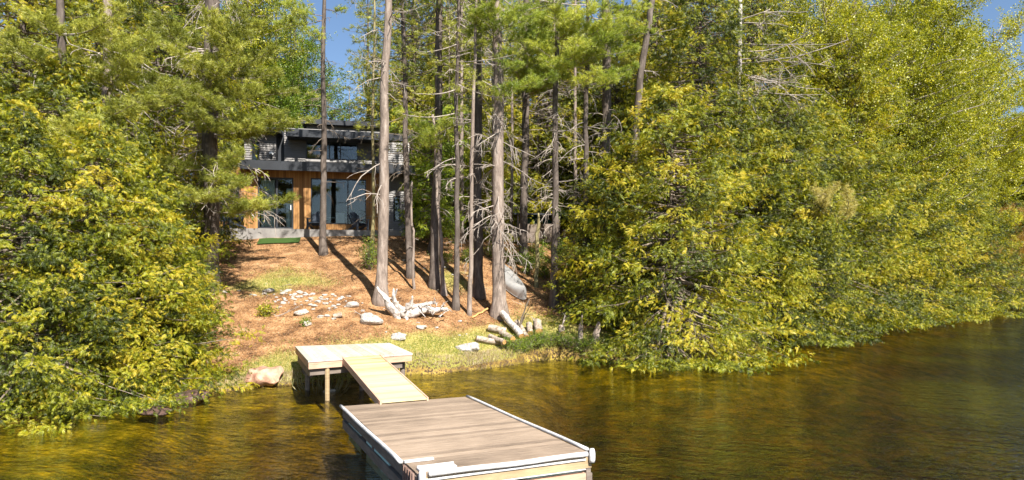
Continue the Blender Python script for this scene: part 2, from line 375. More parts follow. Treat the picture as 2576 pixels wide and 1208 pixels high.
def unit(a): return a/(np.linalg.norm(a, axis=-1, keepdims=True)+1e-9)
def scatter(g, temps, pos, fwd, nrm, sc, v, rs, mi=0):
    f = unit(fwd); s = unit(np.cross(f, nrm)); n = np.cross(s, f)
    R = np.stack([s, f, n], -1); N_ = len(pos); w = rs.randint(0, len(temps), N_)
    for t, (TV, TF) in enumerate(temps):
        I = np.where(w == t)[0]
        if not len(I): continue
        V = pos[I][:, None]+sc[I][:, None, None]*np.einsum('nij,kj->nki', R[I], TV)
        F = (np.arange(len(I))*len(TV))[:, None, None]+TF[None]
        vv = np.repeat(v[I], len(TF))+rs.uniform(-.1, .1, len(I)*len(TF))
        g.add(V.reshape(-1, 3), F.reshape(-1, TF.shape[1]), mi, vv)
def cedar_crown(rs, h, R, nb, sub=5, spr=7, lo=.3, size=.24, top=.75, widest=.15, clipz=None, thin=1.0, wood=1):
    """materials: 0 leaf, 1 wood"""
    g = Geo(); PO, FW, SC, VV = [], [], [], []
    for b in range(nb):
        t = (b+rs.rand())/nb; t = t**1.2; z0 = lo+(h-lo)*t*.97; az = b*2.39996+rs.uniform(-.5, .5)
        pr = ((1-t)/(1-widest))**top if t > widest else .72+.28*t/widest
        L = max(.25, R*pr*rs.uniform(.62, 1.18)); d = np.array([cos(az), sin(az), 0]); sd = np.array([-sin(az), cos(az), 0])
        rise = rs.uniform(-.3, .35)-(.3 if t < .25 else 0); up = rs.uniform(.1, .5)
        def pt(q): return np.array([0, 0, z0])+d*L*q+np.array([0, 0, L*(rise*q-.25*q*q+up*q**4)])+sd*L*.08*math.sin(3*q+b)
        if wood and L > .6: g.tube([pt(q) for q in (0, .3, .6, .85)], [.012+.012*L, .012+.006*L, .012, .006], 4, 1, cap=False)
        bv = rs.uniform(.1, .9)
        ns = max(2, int(sub*(.4+.6*L/R)*thin))
        for k in range(ns):
            q = rs.uniform(.22, 1.0)**.8; c = pt(q); side = rs.choice([-1, 1])
            sl = (1.05-q)*L*.55*rs.uniform(.5, 1)+.12; sdir = unit(d*rs.uniform(.5, 1)+sd*side*rs.uniform(.4, 1)+np.array([0, 0, rs.uniform(-.35, .25)]))
            m = int(spr*1.35); u = rs.uniform(.1, 1.1, m)
            p = c+sdir*(sl*u)[:, None]+rs.normal(size=(m, 3))*np.array([.07, .07, .05])*(1+.3*L)
            p[:, 2] -= .25*sl*u**2
            f = sdir+rs.normal(size=(m, 3))*.45+np.array([0, 0, -.25]); 
            PO.append(p); FW.append(f); SC.append(rs.uniform(.4, 1.3, m)*size); VV.append(np.clip(bv+rs.normal(size=m)*.16, 0, 1))
    PO = np.concatenate(PO); FW = np.concatenate(FW); SC = np.concatenate(SC); VV = np.concatenate(VV)
    if clipz is not None: PO[:, 2] = np.maximum(PO[:, 2], clipz+.1*rs.rand(len(PO)))
    nr = rs.normal(size=PO.shape)*.75+np.array([0, 0, .3])+unit(PO*np.array([1, 1, 0]))*.7
    scatter(g, CED, PO, FW, nr, SC, VV, rs); return g
def bough(g, rs, a, b, sag=.12, width=.9, size=.15, dens=1.7, mi=0, wmi=1, bare=.25, temps=None, lift=.25):
    a = np.array(a, float); b = np.array(b, float); L = np.linalg.norm(b-a); ax = (b-a)/L
    hd = unit(np.cross(ax, [0, 0, 1.])); bow = rs.uniform(-.12, .12)*L
    def pt(q): return a+(b-a)*q+np.array([0, 0, -sag*L*4*q*(1-q)*.5])+hd*bow*math.sin(pi*q)
    r0 = .006+.008*L
    g.tube([pt(q) for q in np.linspace(0, 1, 7)], np.linspace(r0, .004, 7), 5, wmi, cap=False)
    PO, FW, VV = [], [], []; bv = rs.uniform(.3, .7)
    nt_ = max(4, int(L*5.5*dens*(1-bare)))
    for k in range(nt_):
        q = bare+(1-bare)*(k+rs.rand())/nt_; c = pt(q); s = 1 if k % 2 else -1
        l = width*rs.uniform(.45, 1)*(1.08-.75*q)*min(1, (q-bare)*5+.5); dirv = unit(ax*rs.uniform(.5, 1.1)+hd*s*rs.uniform(.5, 1.1)+np.array([0, 0, rs.uniform(0, .35)]))
        e = c+dirv*l+np.array([0, 0, .12*l]); g.tube([c, (c+e)/2, e], [.007, .005, .003], 3, wmi, cap=False)
        n = max(3, int(l/.085*dens)); u = rs.uniform(.15, 1.05, n)
        PO.append(c+(e-c)*u[:, None]+rs.normal(size=(n, 3))*.07); FW.append(dirv+rs.normal(size=(n, 3))*.35+np.array([0, 0, lift])); VV.append(np.clip(bv+rs.normal(size=n)*.2, 0, 1))
    n = int(5*dens)+2; PO.append(b+rs.normal(size=(n, 3))*.08); FW.append(ax+rs.normal(size=(n, 3))*.3+np.array([0, 0, lift])); VV.append(np.full(n, bv))
    PO = np.concatenate(PO); FW = np.concatenate(FW); VV = np.concatenate(VV)
    scatter(g, temps or TUF, PO, FW, rs.normal(size=PO.shape), rs.uniform(.75, 1.2, len(PO))*size, VV, rs, mi)
def dead_branch(g, rs, a, d, L, r, mi=0, forks=5, droop=.25, depth=2, curl=.0):
    d = unit(np.array(d, float)); n = 6; pts = [np.array(a, float)]; cur = d.copy()
    for k in range(n):
        cur = unit(cur+rs.normal(size=3)*.16+np.array([0, 0, -droop*.22+curl*.25*(k/n)])); pts.append(pts[-1]+cur*L/n)
    g.tube(pts, np.linspace(r, r*.3+.0015, n+1), 4, mi, cap=False)
    if depth > 0:
        for k in range(forks):
            i = rs.randint(1, n); dd = unit(pts[min(i+1, n)]-pts[i]); side = np.cross(dd, rs.normal(size=3)); side = unit(side)
            dead_branch(g, rs, pts[i], dd*.7+side*.75+np.array([0, 0, -.12*droop*4]), L*rs.uniform(.25, .55)*(1-.08*i), r*.5, mi, max(2, forks-2), droop, depth-1)
def trunk_geo(rs, path, rad, sides=12, rings=26, flare=.5, mi=0):
    path = np.asarray(path, float); t = np.linspace(0, 1, len(path)); q = np.linspace(0, 1, rings)**1.2
    pts = np.stack([np.interp(q, t, path[:, i]) for i in range(3)], -1); r = np.interp(q, t, rad)
    h = pts[:, 2]; r = r*(1+1.5*flare*np.exp(-np.clip(h, 0, 9)/.32)); pts[1:-1, :2] += rs.normal(size=(rings-2, 2))*.012
    g = Geo(); g.tube(pts, r, sides, mi, jit=.05, rs=rs); return g

# ------------------------------------------------------------------ individual pine and spruce trunks read off the photograph
def pine(name, label, cat, base, r0, top_px, bark, seed, H=16, rt=.55, dead=None, boughs=(), live=None, live2=None, needle='pine_needle', group=None, bend=None, twig='dead_twig', flare=.5, size=.15, extra=None):
    """base: world point; top_px: pixel x where the trunk leaves the top of the picture"""
    rs = np.random.RandomState(seed); base = Vector(base); Y = base.y
    t = thing(name, label, cat, base, 0, group)
    ztop = CAMH+HY/FPX*Y-base.z; dx = (top_px-CX)/FPX*Y-base.x
    nn = 7; path = []
    for k in range(nn):
        z = H*k/(nn-1); x = dx*z/ztop+(bend or .04)*math.sin(k*1.9+seed)*(0 if k == 0 else 1); y = .04*math.sin(k*2.3+seed)*(k > 0)
        path.append((x, y, z-(.25 if k == 0 else 0)))
    path = np.array(path); rad = np.interp(path[:, 2], [0, ztop, H], [r0, r0*rt, .03])
    part('trunk', trunk_geo(rs, path, rad, flare=flare), [bark], t, True)
    def on(z): return np.array([np.interp(z, path[:, 2], path[:, 0]), np.interp(z, path[:, 2], path[:, 1]), z])
    g = Geo(); 
    if dead:
        n, z0, z1, L, dp, fk = dead
        for k in range(n):
            z = rs.uniform(z0, z1); az = rs.uniform(0, 2*pi)
            dead_branch(g, rs, on(z), (cos(az), sin(az), rs.uniform(-.25, .25)), L*rs.uniform(.5, 1.2), .009+.006*L, 1, fk, rs.uniform(.2, .9), dp, rs.uniform(0, .6))
    for b in boughs:
        ex, ey, eY = b[:3]; w = b[3] if len(b) > 3 else .9; e = np.array(P(ex, ey, eY)-base)
        hl = math.hypot(e[0], e[1]); z = e[2]-rs.uniform(-.1, .12)*hl+(b[4] if len(b) > 4 else 0)
        bough(g, rs, on(z), e, width=w, size=size)
    if live:
        n, z0, z1, L0 = live
        for k in range(n):
            tt = (k+rs.rand())/n; z = z0+(z1-z0)*tt; az = k*2.4+rs.uniform(-.4, .4); L = L0*(1-.6*tt)*rs.uniform(.6, 1.1)
            a = on(z); bough(g, rs, a, a+np.array([cos(az)*L, sin(az)*L, L*rs.uniform(-.08, .25)]), width=.3*L, size=size, dens=.85)
    if live2:        # short ragged half-dead boughs lower on the trunk
        n, z0, z1, L0 = live2
        for k in range(n):
            z = rs.uniform(z0, z1); az = k*2.4+rs.uniform(-.6, .6); L = L0*rs.uniform(.5, 1.2); a = on(z)
            bough(g, rs, a, a+np.array([cos(az)*L, sin(az)*L, L*rs.uniform(-.35, .1)]), width=.35*L, size=size*.9, dens=.8, bare=.45)
    if extra: extra(g, rs, on)
    if g.n: part('crown', g, [needle, twig], t)
    return t

def gp(px, Y):
    X = (px-CX)/FPX*Y; return Vector((X, Y, gz(X, Y)))
def rr(w, Y): return w/2/FPX*Y
G = gnd
b1 = G(812, 640); pine('pine_tree', 'straight thin dark trunk in front of the big window, needles only near its top', 'pine tree', b1, rr(17, b1.y), 815, 'dark_bark', 11,
    dead=(26, 2.2, 11, 1.1, 1, 3), boughs=[(745, 30, b1.y-1, 1.0), (700, 60, b1.y, 1.0), (865, 22, b1.y, .6), (770, 70, b1.y-1.5, .9), (720, 10, b1.y-1, .9)], needle='pine_needle_fresh', twig='brown_twig')
def t2x(g, rs, on):
    Y = b2.y
    for (ax_, ay_, ex, ey, fk) in ((955, 408, 862, 485, 4), (955, 460, 895, 497, 3), (958, 492, 880, 528, 6), (975, 60, 1015, 5, 4)):
        a = np.array(P(ax_, ay_, Y)-b2); e = np.array(P(ex, ey, Y-1.2)-b2); L = np.linalg.norm(e-a)
        a = on(a[2]); dead_branch(g, rs, a, (e-a)+np.array([0, 0, .22*L]), L*1.05, .024, 1, fk, .45, 1, 0)
b2 = G(957, 762); pine('pine_tree', 'tall pale grey trunk right behind the white driftwood root, three bare branches reaching left', 'pine tree', b2, rr(29, b2.y), 976, 'pale_bark', 12, rt=.62, live=(26, 12.3, 16, 3.4),
    dead=(16, 7.5, 12.5, 1.3, 2, 4), extra=t2x)
b3 = G(937, 612); pine('pine_tree', 'slim speckled trunk beside the right edge of the wood cladding', 'pine tree', b3, rr(9, b3.y), 941, 'mossy_bark', 13,
    dead=(44, 1.2, 13, 1.1, 1, 3), twig='brown_twig', live=(26, 8.5, 16, 1.8), live2=(34, 4, 10, 1.1), needle='pine_needle', size=.12)
b4 = G(1032, 697); pine('spruce_tree', 'dark trunk just right of the house corner with a thin pole leaning at its foot', 'spruce tree', b4, rr(17, b4.y), 1011, 'dark_bark', 14,
    dead=(55, 3.5, 13, 1.2, 1, 4), twig='brown_twig', live=(24, 12, 16, 3.0), live2=(36, 6, 12, 1.8))
b4b = G(1043, 727); pine('sapling', 'thin grey dead pole standing in front of the dark trunk by the house corner', 'sapling', b4b, rr(7, b4b.y), 1018, 'pale_bark', 15, H=4.2, rt=.3, dead=(3, 1, 3, .4, 0, 1), flare=.1)
b5 = G(1094, 722); pine('pine_tree', 'thick dark trunk under the narrow cedar right of the house', 'pine tree', b5, rr(24, b5.y), 1107, 'dark_bark', 16, rt=.7, dead=(20, 6, 13, 1.6, 1, 4), live=(14, 11.5, 16, 3), live2=(20, 8, 12, 2.2),
    boughs=[(1045, 305, 24.5, .9), (1125, 300, 24.3, .9), (1085, 325, 24, .9), (1150, 250, 25.5, .8)], needle='pine_needle_fresh', twig='brown_twig')
b6 = G(1116, 741); pine('pine_tree', 'thin pale trunk with spreading roots leaning left onto the thick dark trunk', 'pine tree', b6, rr(9, b6.y), 1072, 'pale_bark', 17, H=7, rt=.5, dead=(5, 3, 7, .7, 1, 2), flare=1.0)
b7 = G(1146, 778); pine('pine_tree', 'straight trunk with one side sunlit and one side black, right of the driftwood', 'pine tree', b7, rr(15, b7.y), 1152, 'dark_bark', 18, dead=(18, 4.5, 12, 1.3, 1, 4), live=(20, 11.5, 16, 3.0), live2=(26, 7, 12, 2.0))
b8 = G(1180, 792); pine('pine_tree', 'slim pale trunk leaning slightly right between two straight trunks', 'pine tree', b8, rr(12, b8.y), 1196, 'pale_bark', 19, dead=(9, 3.8, 10, 1.2, 2, 3), flare=.15)
b9 = G(1203, 746); pine('pine_tree', 'brown sturdy trunk standing just left of the biggest grey trunk', 'pine tree', b9, rr(25, b9.y), 1201, 'dark_bark', 20, rt=.75, dead=(40, 2.6, 12, 1.8, 2, 5), live=(16, 11, 16, 3.2), live2=(26, 7.5, 12, 2.2))
b10 = G(1256, 796); pine('pine_tree', 'biggest grey trunk near the shore beside the canoe, with many bare bleached branches', 'pine tree', b10, rr(34, b10.y), 1251, 'pale_bark', 21, rt=.66,
    dead=(34, 2.2, 7.5, 1.9, 2, 5), live=(26, 11.5, 16, 3.6), boughs=[(1345, 205, 24, 1.1), (1290, 215, 23.6, .9), (1390, 190, 24.5, 1.0), (1240, 60, 24, 1.1), (1190, 35, 24, 1.0), (1300, 25, 24, 1.1), (1330, 75, 24, 1.0), (1215, 105, 25, .8), (1280, 130, 24.5, 1.1), (1180, 80, 25, 1.1), (1160, 140, 25.5, 1.0), (1310, 160, 24, 1.0), (1230, 20, 23.5, 1.2), (1350, 40, 23.6, 1.2)], needle='pine_needle_fresh', twig='dead_twig')
b11 = G(1317, 664); pine('pine_tree', 'dark trunk behind the far end of the canoe', 'pine tree', b11, rr(20, b11.y), 1324, 'dark_bark', 22, rt=.8, dead=(24, 2.5, 9, 1.2, 1, 4), live=(16, 10.5, 16, 3.2),
    boughs=[(1370, 110, 27, 1.1), (1420, 60, 26, 1.1), (1330, 20, 27, 1.1), (1440, 140, 26.5, 1.0), (1290, 130, 28, 1.0), (1400, 90, 27, 1.2), (1380, 30, 26.5, 1.2), (1360, 170, 27.5, 1.1), (1270, 60, 28, 1.1), (1420, 190, 27.5, 1.0)], needle='pine_needle_fresh', twig='dead_twig')
b12 = G(1349, 722); pine('sapling', 'thin yellowish broken stem between the canoe and the dark trunk to its right', 'sapling', b12, rr(10, b12.y), 1368, 'mossy_bark', 23, H=3.2, rt=.6, dead=(3, 1, 3, .5, 1, 2), flare=.2)
b13 = G(1392, 771); pine('pine_tree', 'dark straight trunk on the open ground right of the canoe', 'pine tree', b13, rr(19, b13.y), 1402, 'dark_bark', 24, dead=(26, 3, 8, 1.3, 2, 4),
    boughs=[(1480, 115, 25, 1.1), (1450, 40, 25, 1.1), (1530, 55, 25, 1.1), (1500, 180, 25, 1.0), (1370, 150, 25, 1.0), (1400, 20, 25, 1.0), (1450, 100, 24.5, 1.2), (1490, 20, 25, 1.2), (1430, 160, 25.5, 1.1), (1510, 130, 25.5, 1.1), (1340, 110, 25.5, 1.1)], needle='pine_needle_fresh')
b14 = G(1471, 782); pine('pine_tree', 'dark trunk half covered by the left edge of the shoreline cedars', 'pine tree', b14, rr(17, b14.y), 1477, 'dark_bark', 25, dead=(26, 3, 10, 1.3, 1, 4), live=(16, 11, 16, 3.2),
    boughs=[(1560, 100, 25.5, 1.1), (1600, 165, 26, 1.0), (1580, 50, 25, 1.1), (1540, 185, 25, 1.0), (1620, 20, 26, 1.1), (1520, 10, 26, 1.1), (1530, 90, 25, 1.2), (1600, 120, 26, 1.2), (1420, 70, 26, 1.1), (1640, 80, 27, 1.2), (1580, 190, 26, 1.0), (1500, 60, 25.5, 1.2)], needle='pine_needle_fresh')
b15 = gp(1528, 29); pine('pine_tree', 'brown trunk seen high up above the left cedar of the shoreline thicket', 'pine tree', b15, rr(24, 29), 1524, 'dark_bark', 26, rt=.9, dead=(18, 6, 10, 1.2, 1, 4),
    boughs=[(1610, 70, 27, 1.1), (1570, 140, 27, 1.0), (1500, 80, 27.5, 1.0)], needle='pine_needle')
# leaning snag rising out of the cedars
sb = gp(1585, 27); t = thing('snag', 'grey curved leaning dead trunk rising out of the right cedar thicket', 'dead tree', sb)
pts = [np.array(P(x, y, 27)-sb) for x, y in ((1592, 470), (1597, 360), (1604, 280), (1612, 180), (1628, 90), (1641, 0), (1650, -80))]; pts = [np.array([0, 0, -.2])]+pts
rs = np.random.RandomState(3); part('trunk', trunk_geo(rs, pts, [.17, .16, .15, .145, .14, .13, .12, .1]), ['dark_bark'], t, True)
g = Geo()
for (i, dx, dz, L) in ((3, 1, -.5, 1.5), (4, 1, .1, .9), (5, 1, .05, 1.2), (6, 1, 0, 1.3), (5, -.8, .3, .6), (4, 1, -.2, .8), (6, -1, .4, .8)): dead_branch(g, rs, pts[i], (dx, -.2, dz), L, .02, 0, 3, .3, 1)
part('crown', g, ['dead_twig'], t)
# bleached dead pine with fanning limbs
sb = gp(1858, 31); t = thing('dead_pine', 'bleached white dead pine with long bare limbs fanning right above the cedars', 'dead tree', sb)
pts = [np.array([0, 0, -.2])]+[np.array(P(x, y, 31)-sb) for x, y in ((1858, 400), (1859, 240), (1861, 120), (1861, 0), (1862, -90))]
part('trunk', trunk_geo(rs, pts, [.16, .14, .12, .11, .10, .07]), ['white_bark'], t, True)
g = Geo()
for (ay_, ex, ey, eY) in ((60, 1990, 20, 30), (110, 2100, 15, 29.5), (150, 2110, 120, 29), (130, 2060, 60, 29), (190, 2100, 215, 29), (200, 2010, 150, 28.5), (230, 2050, 260, 28.5), (180, 1990, 235, 28), (90, 1800, 40, 30), (210, 1940, 330, 28), (160, 2150, 170, 29), (240, 1960, 210, 28), (50, 2040, -20, 30), (120, 1930, 60, 29)):
    a = np.array(P(1861, ay_, 31)-sb); e = np.array(P(ex, ey, eY)-sb); dead_branch(g, rs, a, e-a, np.linalg.norm(e-a), .034, 0, 6, .1, 2)
part('crown', g, ['dead_twig'], t)
# left pines
bl = gp(528, 25); pine('pine_tree', 'thick dark trunk left of the house, wide soft boughs hanging over the glass doors', 'pine tree', bl, rr(40, 25), 532, 'dark_bark', 31, rt=.85,
    dead=(46, 2.5, 12, 2.6, 2, 5), boughs=[(560, 440, 23, .9), (590, 415, 23.5, .9), (650, 325, 24, .9), (720, 320, 24.5, .8), (560, 480, 22.5, .9), (700, 285, 24, 1.3), (780, 300, 24.5, .9), (640, 300, 23, 1.2), (700, 180, 24, 1.3), (640, 215, 23, 1.3), (650, 60, 23.5, 1.3), (735, 495, 22, .9, .3), (650, 505, 21.5, .8, .3), (600, 450, 22, .8, .3), (430, 120, 21, 1.3), (380, 190, 20.5, 1.2), (480, 220, 21, 1.2), (590, 110, 22, 1.3), (420, 40, 21, 1.3), (520, 30, 21, 1.3), (600, 20, 22, 1.3), (690, 120, 24, 1.1), (480, 270, 21, 1.0), (560, 165, 22, 1.1), (740, 230, 25, 1.0), (420, 400, 22, 1.0), (470, 480, 21.5, .9), (600, 380, 23, .9)], size=.16)
bl2 = gp(272, 21.5); pine('pine_tree', 'pine behind the left cedars with a broad pale green bough at mid height', 'pine tree', bl2, rr(24, 21.5), 268, 'pale_bark', 32, rt=.9,
    dead=(26, 2.5, 9, 2.2, 2, 4), boughs=[(90, 345, 17.6, 1.2), (150, 310, 17.4, 1.2), (210, 290, 17.3, 1.3), (275, 330, 17.4, 1.2), (320, 370, 17.6, 1.0), (200, 370, 17.2, 1.2), (120, 390, 17.4, 1.0), (430, 205, 19.5, 1.2), (370, 245, 19, 1.2), (330, 150, 19, 1.2), (60, 120, 19, 1.1), (240, 60, 19, 1.2), (380, 90, 19, 1.2)], size=.16)
bl3 = gp(177, 20); pine('pine_tree', 'trunk glimpsed through the foliage at the upper left, dark and straight', 'pine tree', bl3, rr(20, 20), 150, 'dark_bark', 33, rt=.9, dead=(20, 3, 9, 1.6, 2, 4), boughs=[(30, 90, 17.5, 1.1), (110, 40, 18, 1.1), (300, 20, 18, 1.1)], size=.15)
bl4 = gp(434, 19.2); pine('sapling', 'thin bare stem poking through the cedars at the left edge of the clearing', 'sapling', bl4, rr(10, 19.2), 425, 'pale_bark', 34, H=3.6, dead=(14, 1, 3.3, .7, 1, 3), flare=.1)
# right-hand pines
br = gp(2605, 92); pine('pine_tree', 'pine at the right edge of the photo with soft shelf-like boughs above the water', 'pine tree', br, .45, 2600, 'dark_bark', 41,
    boughs=[(2400, 540, 86, 3.4), (2390, 590, 86, 3.4), (2420, 470, 86, 3.6), (2400, 640, 86, 3.0), (2480, 450, 86, 3.4), (2560, 480, 84, 3.4), (2520, 560, 84, 3.4), (2500, 620, 84, 3.4), (2560, 640, 84, 3.0), (2450, 350, 86, 3.4), (2540, 320, 86, 3.4), (2500, 400, 86, 3.2), (2570, 560, 82, 3.0)], size=.45, H=32, live=(30, 14, 32, 6))
br = gp(2000, 36); pine('pine_tree', 'pine inside the right thicket with one dying yellow-brown bough', 'pine tree', br, .16, 2010, 'dark_bark', 42, H=10, boughs=[(2130, 478, 27.5, .7), (2080, 484, 27.3, .7), (2105, 466, 27.8, .6), (2050, 472, 27.6, .6)], needle='dry_needle', size=.15)
br = gp(2150, 43); pine('pine_tree', 'pine with thin grey-green boughs behind the bleached dead pine', 'pine tree', br, .2, 2150, 'dark_bark', 43, H=20, live=(40, 8, 19, 3.8), size=.18, dead=(20, 5, 14, 1.8, 1, 4))

# ------------------------------------------------------------------ cedars
def make_cedar(name, label, loc, seed, h, R, nb, leaf='cedar_leaf', group=None, rz=0, cat='cedar tree', **kw):
    rs = np.random.RandomState(seed); t = thing(name, label, cat, loc, rz, group)
    g = trunk_geo(rs, [(0, 0, -.3), (.05, .03, h*.3), (-.03, .05, h*.6), (0, 0, h*.98)], [.03+h*.014, .02+h*.011, .02+h*.006, .01], 8, 14); part('trunk', g, ['dark_bark'], t, True)
    part('crown', cedar_crown(rs, h, R, nb, **kw), [leaf, 'brown_twig'], t); return t
def at(px, Y):
    while float(shore_d(np.array([(px-CX)/FPX*Y]), np.array([float(Y)]))[0]) < .4: Y += .5
    return gp(px, Y)
# near, hand placed
cedA = make_cedar('cedar_tree', 'nearest cedar at the left edge, its lower fronds hanging over the water', at(60, 15.0), 51, 6.6, 3.3, 260, sub=8, spr=11, lo=.1, clipz=-.2, size=.165, top=.8)
cedB = make_cedar('cedar_tree', 'spreading low cedar beside the clearing, above the two dark shore rocks', at(362, 16.6), 52, 5.0, 2.1, 200, sub=8, spr=11, lo=.2, clipz=-.1, size=.165, top=.7)
cedC = make_cedar('cedar_tree', 'big cedar bulging over the water right of the log pile', gp(1690, 24.3), 53, 9.8, 4.1, 320, sub=10, spr=10, lo=.1, clipz=-.25, size=.22, top=.5)
cedD = make_cedar('cedar_tree', 'tall narrow-topped cedar rising to the top edge right of the leaning snag', at(1765, 29.5), 54, 15.5, 4.0, 400, sub=8, spr=8, lo=.6, size=.25, top=.42)
cedE = make_cedar('cedar_tree', 'narrow bright cedar standing between the house corner and the open trunks', at(1085, 31), 55, 6.6, 1.25, 130, leaf='cedar_leaf_deep', sub=6, spr=8, lo=1.0, size=.2, top=.35)
near = [(cedA, 250, 16.3, 1.0, 1.1, 'cedar at the left shore, second from the left edge'), (cedB, 405, 20.5, .85, 2.2, 'small cedar closing the left side of the clearing below the house'),
    (cedA, -70, 18, 1.35, 2.9, 'cedar cut off by the left edge of the photo, behind the nearest one'), (cedA, 160, 19.5, 1.35, .6, 'cedar filling the left thicket behind the front row, dull green'),
    (cedB, 320, 19.6, 1.3, 4.1, 'cedar below the pale pine bough in the left thicket'), (cedB, 330, 16.6, .8, 5.2, 'low cedar at the water line left of the two dark shore rocks'),
    (cedD, 60, 22.5, .9, 3.0, 'tall cedar reaching the top edge at the upper left'), (cedD, 250, 24.5, .85, 1.0, 'tall cedar behind the pale pine trunk at the upper left'),
    (cedA, 320, 24, 1.1, 3.3, 'cedar behind the left thicket, next to the thick dark trunk'), (cedB, 150, 14.9, .75, 2.0, 'shrubby cedar touching the water at the lower left'),
    (cedC, 1960, 27.9, .98, 1.9, 'cedar overhanging the lake in the middle of the right shore'), (cedC, 1545, 26.4, .68, 4.0, 'smaller cedar forming the left edge of the right thicket'),
    (cedC, 1850, 31, 1.08, 5.5, 'cedar behind the two big overhanging cedars on the right shore'), (cedC, 2165, 40.5, 1.05, .8, 'cedar at the dark notch of the right shore'),
    (cedC, 2235, 46.5, 1.3, 2.7, 'cedar right of the notch in the right shoreline'), (cedC, 2340, 55, 1.45, 4.4, 'farther cedar on the right shore below the yellow-green birches'),
    (cedD, 1650, 34, .95, 3.1, 'tall cedar just right of the curved leaning snag'), (cedD, 1550, 37, .9, 4.4, 'tall cedar left of the curved leaning snag, behind the brown trunk'), (cedD, 1700, 38, 1.1, .3, 'tall cedar behind the tallest one right of the leaning snag'),
    (cedD, 1890, 35, 1.1, 2.2, 'tall cedar behind the bleached dead pine and left of the birches'), (cedD, 2100, 41, 1.15, 4.2, 'tall cedar standing just behind the dying yellow bough'), (cedD, 2230, 47, 1.1, .5, 'tall cedar between the birches above the right shore'), (cedD, 2360, 56, 1.2, 3.5, 'tall dull green cedar among the far birches'), (cedD, 1980, 33, .8, 5.5, 'pointed cedar left of the dying yellow bough'), (cedD, 400, 29, 1.0, 1.7, 'tall cedar left of the house behind the wide pine boughs'), (cedD, 500, 35, .8, 4.7, 'cedar beside the left end of the house'),
    (cedC, 2040, 37, 1.25, 3.3, 'cedar below the dying yellow bough'), (cedD, 2010, 38, .85, 2.1, 'tall cedar behind the bleached dead pine'), (cedC, 2450, 69, 1.4, 1.2, 'low cedar beyond the right shore bend'),
    (cedC, 2545, 90, 1.5, 5.0, 'farthest cedar at the water by the right edge of the photo'), (cedE, 1010, 36.5, 1.1, 1.0, 'cedar hugging the right wall of the house'),
    (cedE, 1140, 34, 1.05, 2.0, 'narrow cedar behind the two-tone trunk')]
for (src, px, Y, sc, rz, lab) in near: copy_tree(src, at(px, Y), rz, sc, lab)

# ------------------------------------------------------------------ broadleaf trees
def make_broadleaf(name, label, loc, seed, h, R, leaf, bark='pale_bark', stems=2, limbs=46, size=.13, dens=1.0, lo=.25, cat='birch tree', group=None, rz=0):
    rs = np.random.RandomState(seed); t = thing(name, label, cat, loc, rz, group); gt = Geo(); g = Geo(); PO, FW, VV = [], [], []
    for s in range(stems):
        az = rs.uniform(0, 2*pi); hh = h*rs.uniform(.8, 1); ln = .08 if stems > 1 else .02
        path = np.array([(cos(az)*.12*s, sin(az)*.12*s, -.3), (cos(az)*ln*h*.4, sin(az)*ln*h*.4, hh*.35), (cos(az)*ln*h*.8, sin(az)*ln*h*.8, hh*.7), (cos(az)*ln*h, sin(az)*ln*h, hh)])
        gt.tube([path[0]+(path[1]-path[0])*.0, path[0]*.5+path[1]*.5+rs.normal(size=3)*.05, path[1], path[1]*.5+path[2]*.5+rs.normal(size=3)*.08, path[2], path[3]], np.array([.011, .0095, .0085, .006, .004, .001])*h, 8, 0, jit=.05, rs=rs)
        nl = limbs//stems
        for k in range(nl):
            tt = (k+rs.rand())/nl; z = hh*(lo+(1-lo)*tt*.98); q = z/hh
            a = np.array([np.interp(z, path[:, 2], path[:, i]) for i in range(3)]); az2 = k*2.4+rs.uniform(-.5, .5)
            L = R*math.sin(pi*min(1, .25+.72*(1-tt)))**.8*rs.uniform(.6, 1.15)+.4; d = unit(np.array([cos(az2), sin(az2), rs.uniform(.25, .8)]))
            pts = [a]; cur = d
            for m_ in range(5): cur = unit(cur+rs.normal(size=3)*.15+np.array([0, 0, .02])); pts.append(pts[-1]+cur*L/5)
            g.tube(pts, np.linspace(.012+.012*L, .006, 6), 4, 1, cap=False); pts = np.array(pts)
            for w in range(int(7+3*L)):
                i = rs.uniform(1, 5); p0 = np.array([np.interp(i, range(6), pts[:, c]) for c in range(3)]); dd = unit(cur+rs.normal(size=3)*.9); l = rs.uniform(.3, .9)*(.5+.2*L)
                e = p0+dd*l; g.tube([p0, e], [.006, .002], 3, 1, cap=False)
                n = max(2, int(l*9*dens)); u = rs.uniform(.1, 1.1, n); PO.append(p0+(e-p0)*u[:, None]+rs.normal(size=(n, 3))*.1); FW.append(dd+rs.normal(size=(n, 3))*.8); VV.append(np.clip(rs.normal(size=n)*.22+.5, 0, 1))
    PO = np.concatenate(PO); scatter(g, LEA, PO, np.concatenate(FW), rs.normal(size=PO.shape), rs.uniform(.7, 1.3, len(PO))*size, np.concatenate(VV), rs)
    part('trunk', gt, [bark], t, True); part('crown', g, [leaf, 'brown_twig' if bark != 'pale_bark' else 'dead_twig'], t); return t
bl_a = make_broadleaf('birch_tree', 'tall two-stemmed birch with fresh yellow-green leaves above the right shore', at(2230, 47), 61, 21, 5.0, 'young_leaf', limbs=130, size=.25, dens=1.0, lo=.15)
bl_b = make_broadleaf('birch_tree', 'single-stemmed birch with sparse spring leaves right of the bleached dead pine', at(2060, 42), 62, 21, 4.0, 'young_leaf', stems=1, limbs=90, size=.24, dens=.9, lo=.3)
bl_g = make_broadleaf('maple_tree', 'bright green leafy tree showing above the house roof left of the sky gap', at(735, 44), 63, 13, 4.5, 'green_leaf', 'dark_bark', 1, 90, .2, 1.5, .25, 'maple tree')
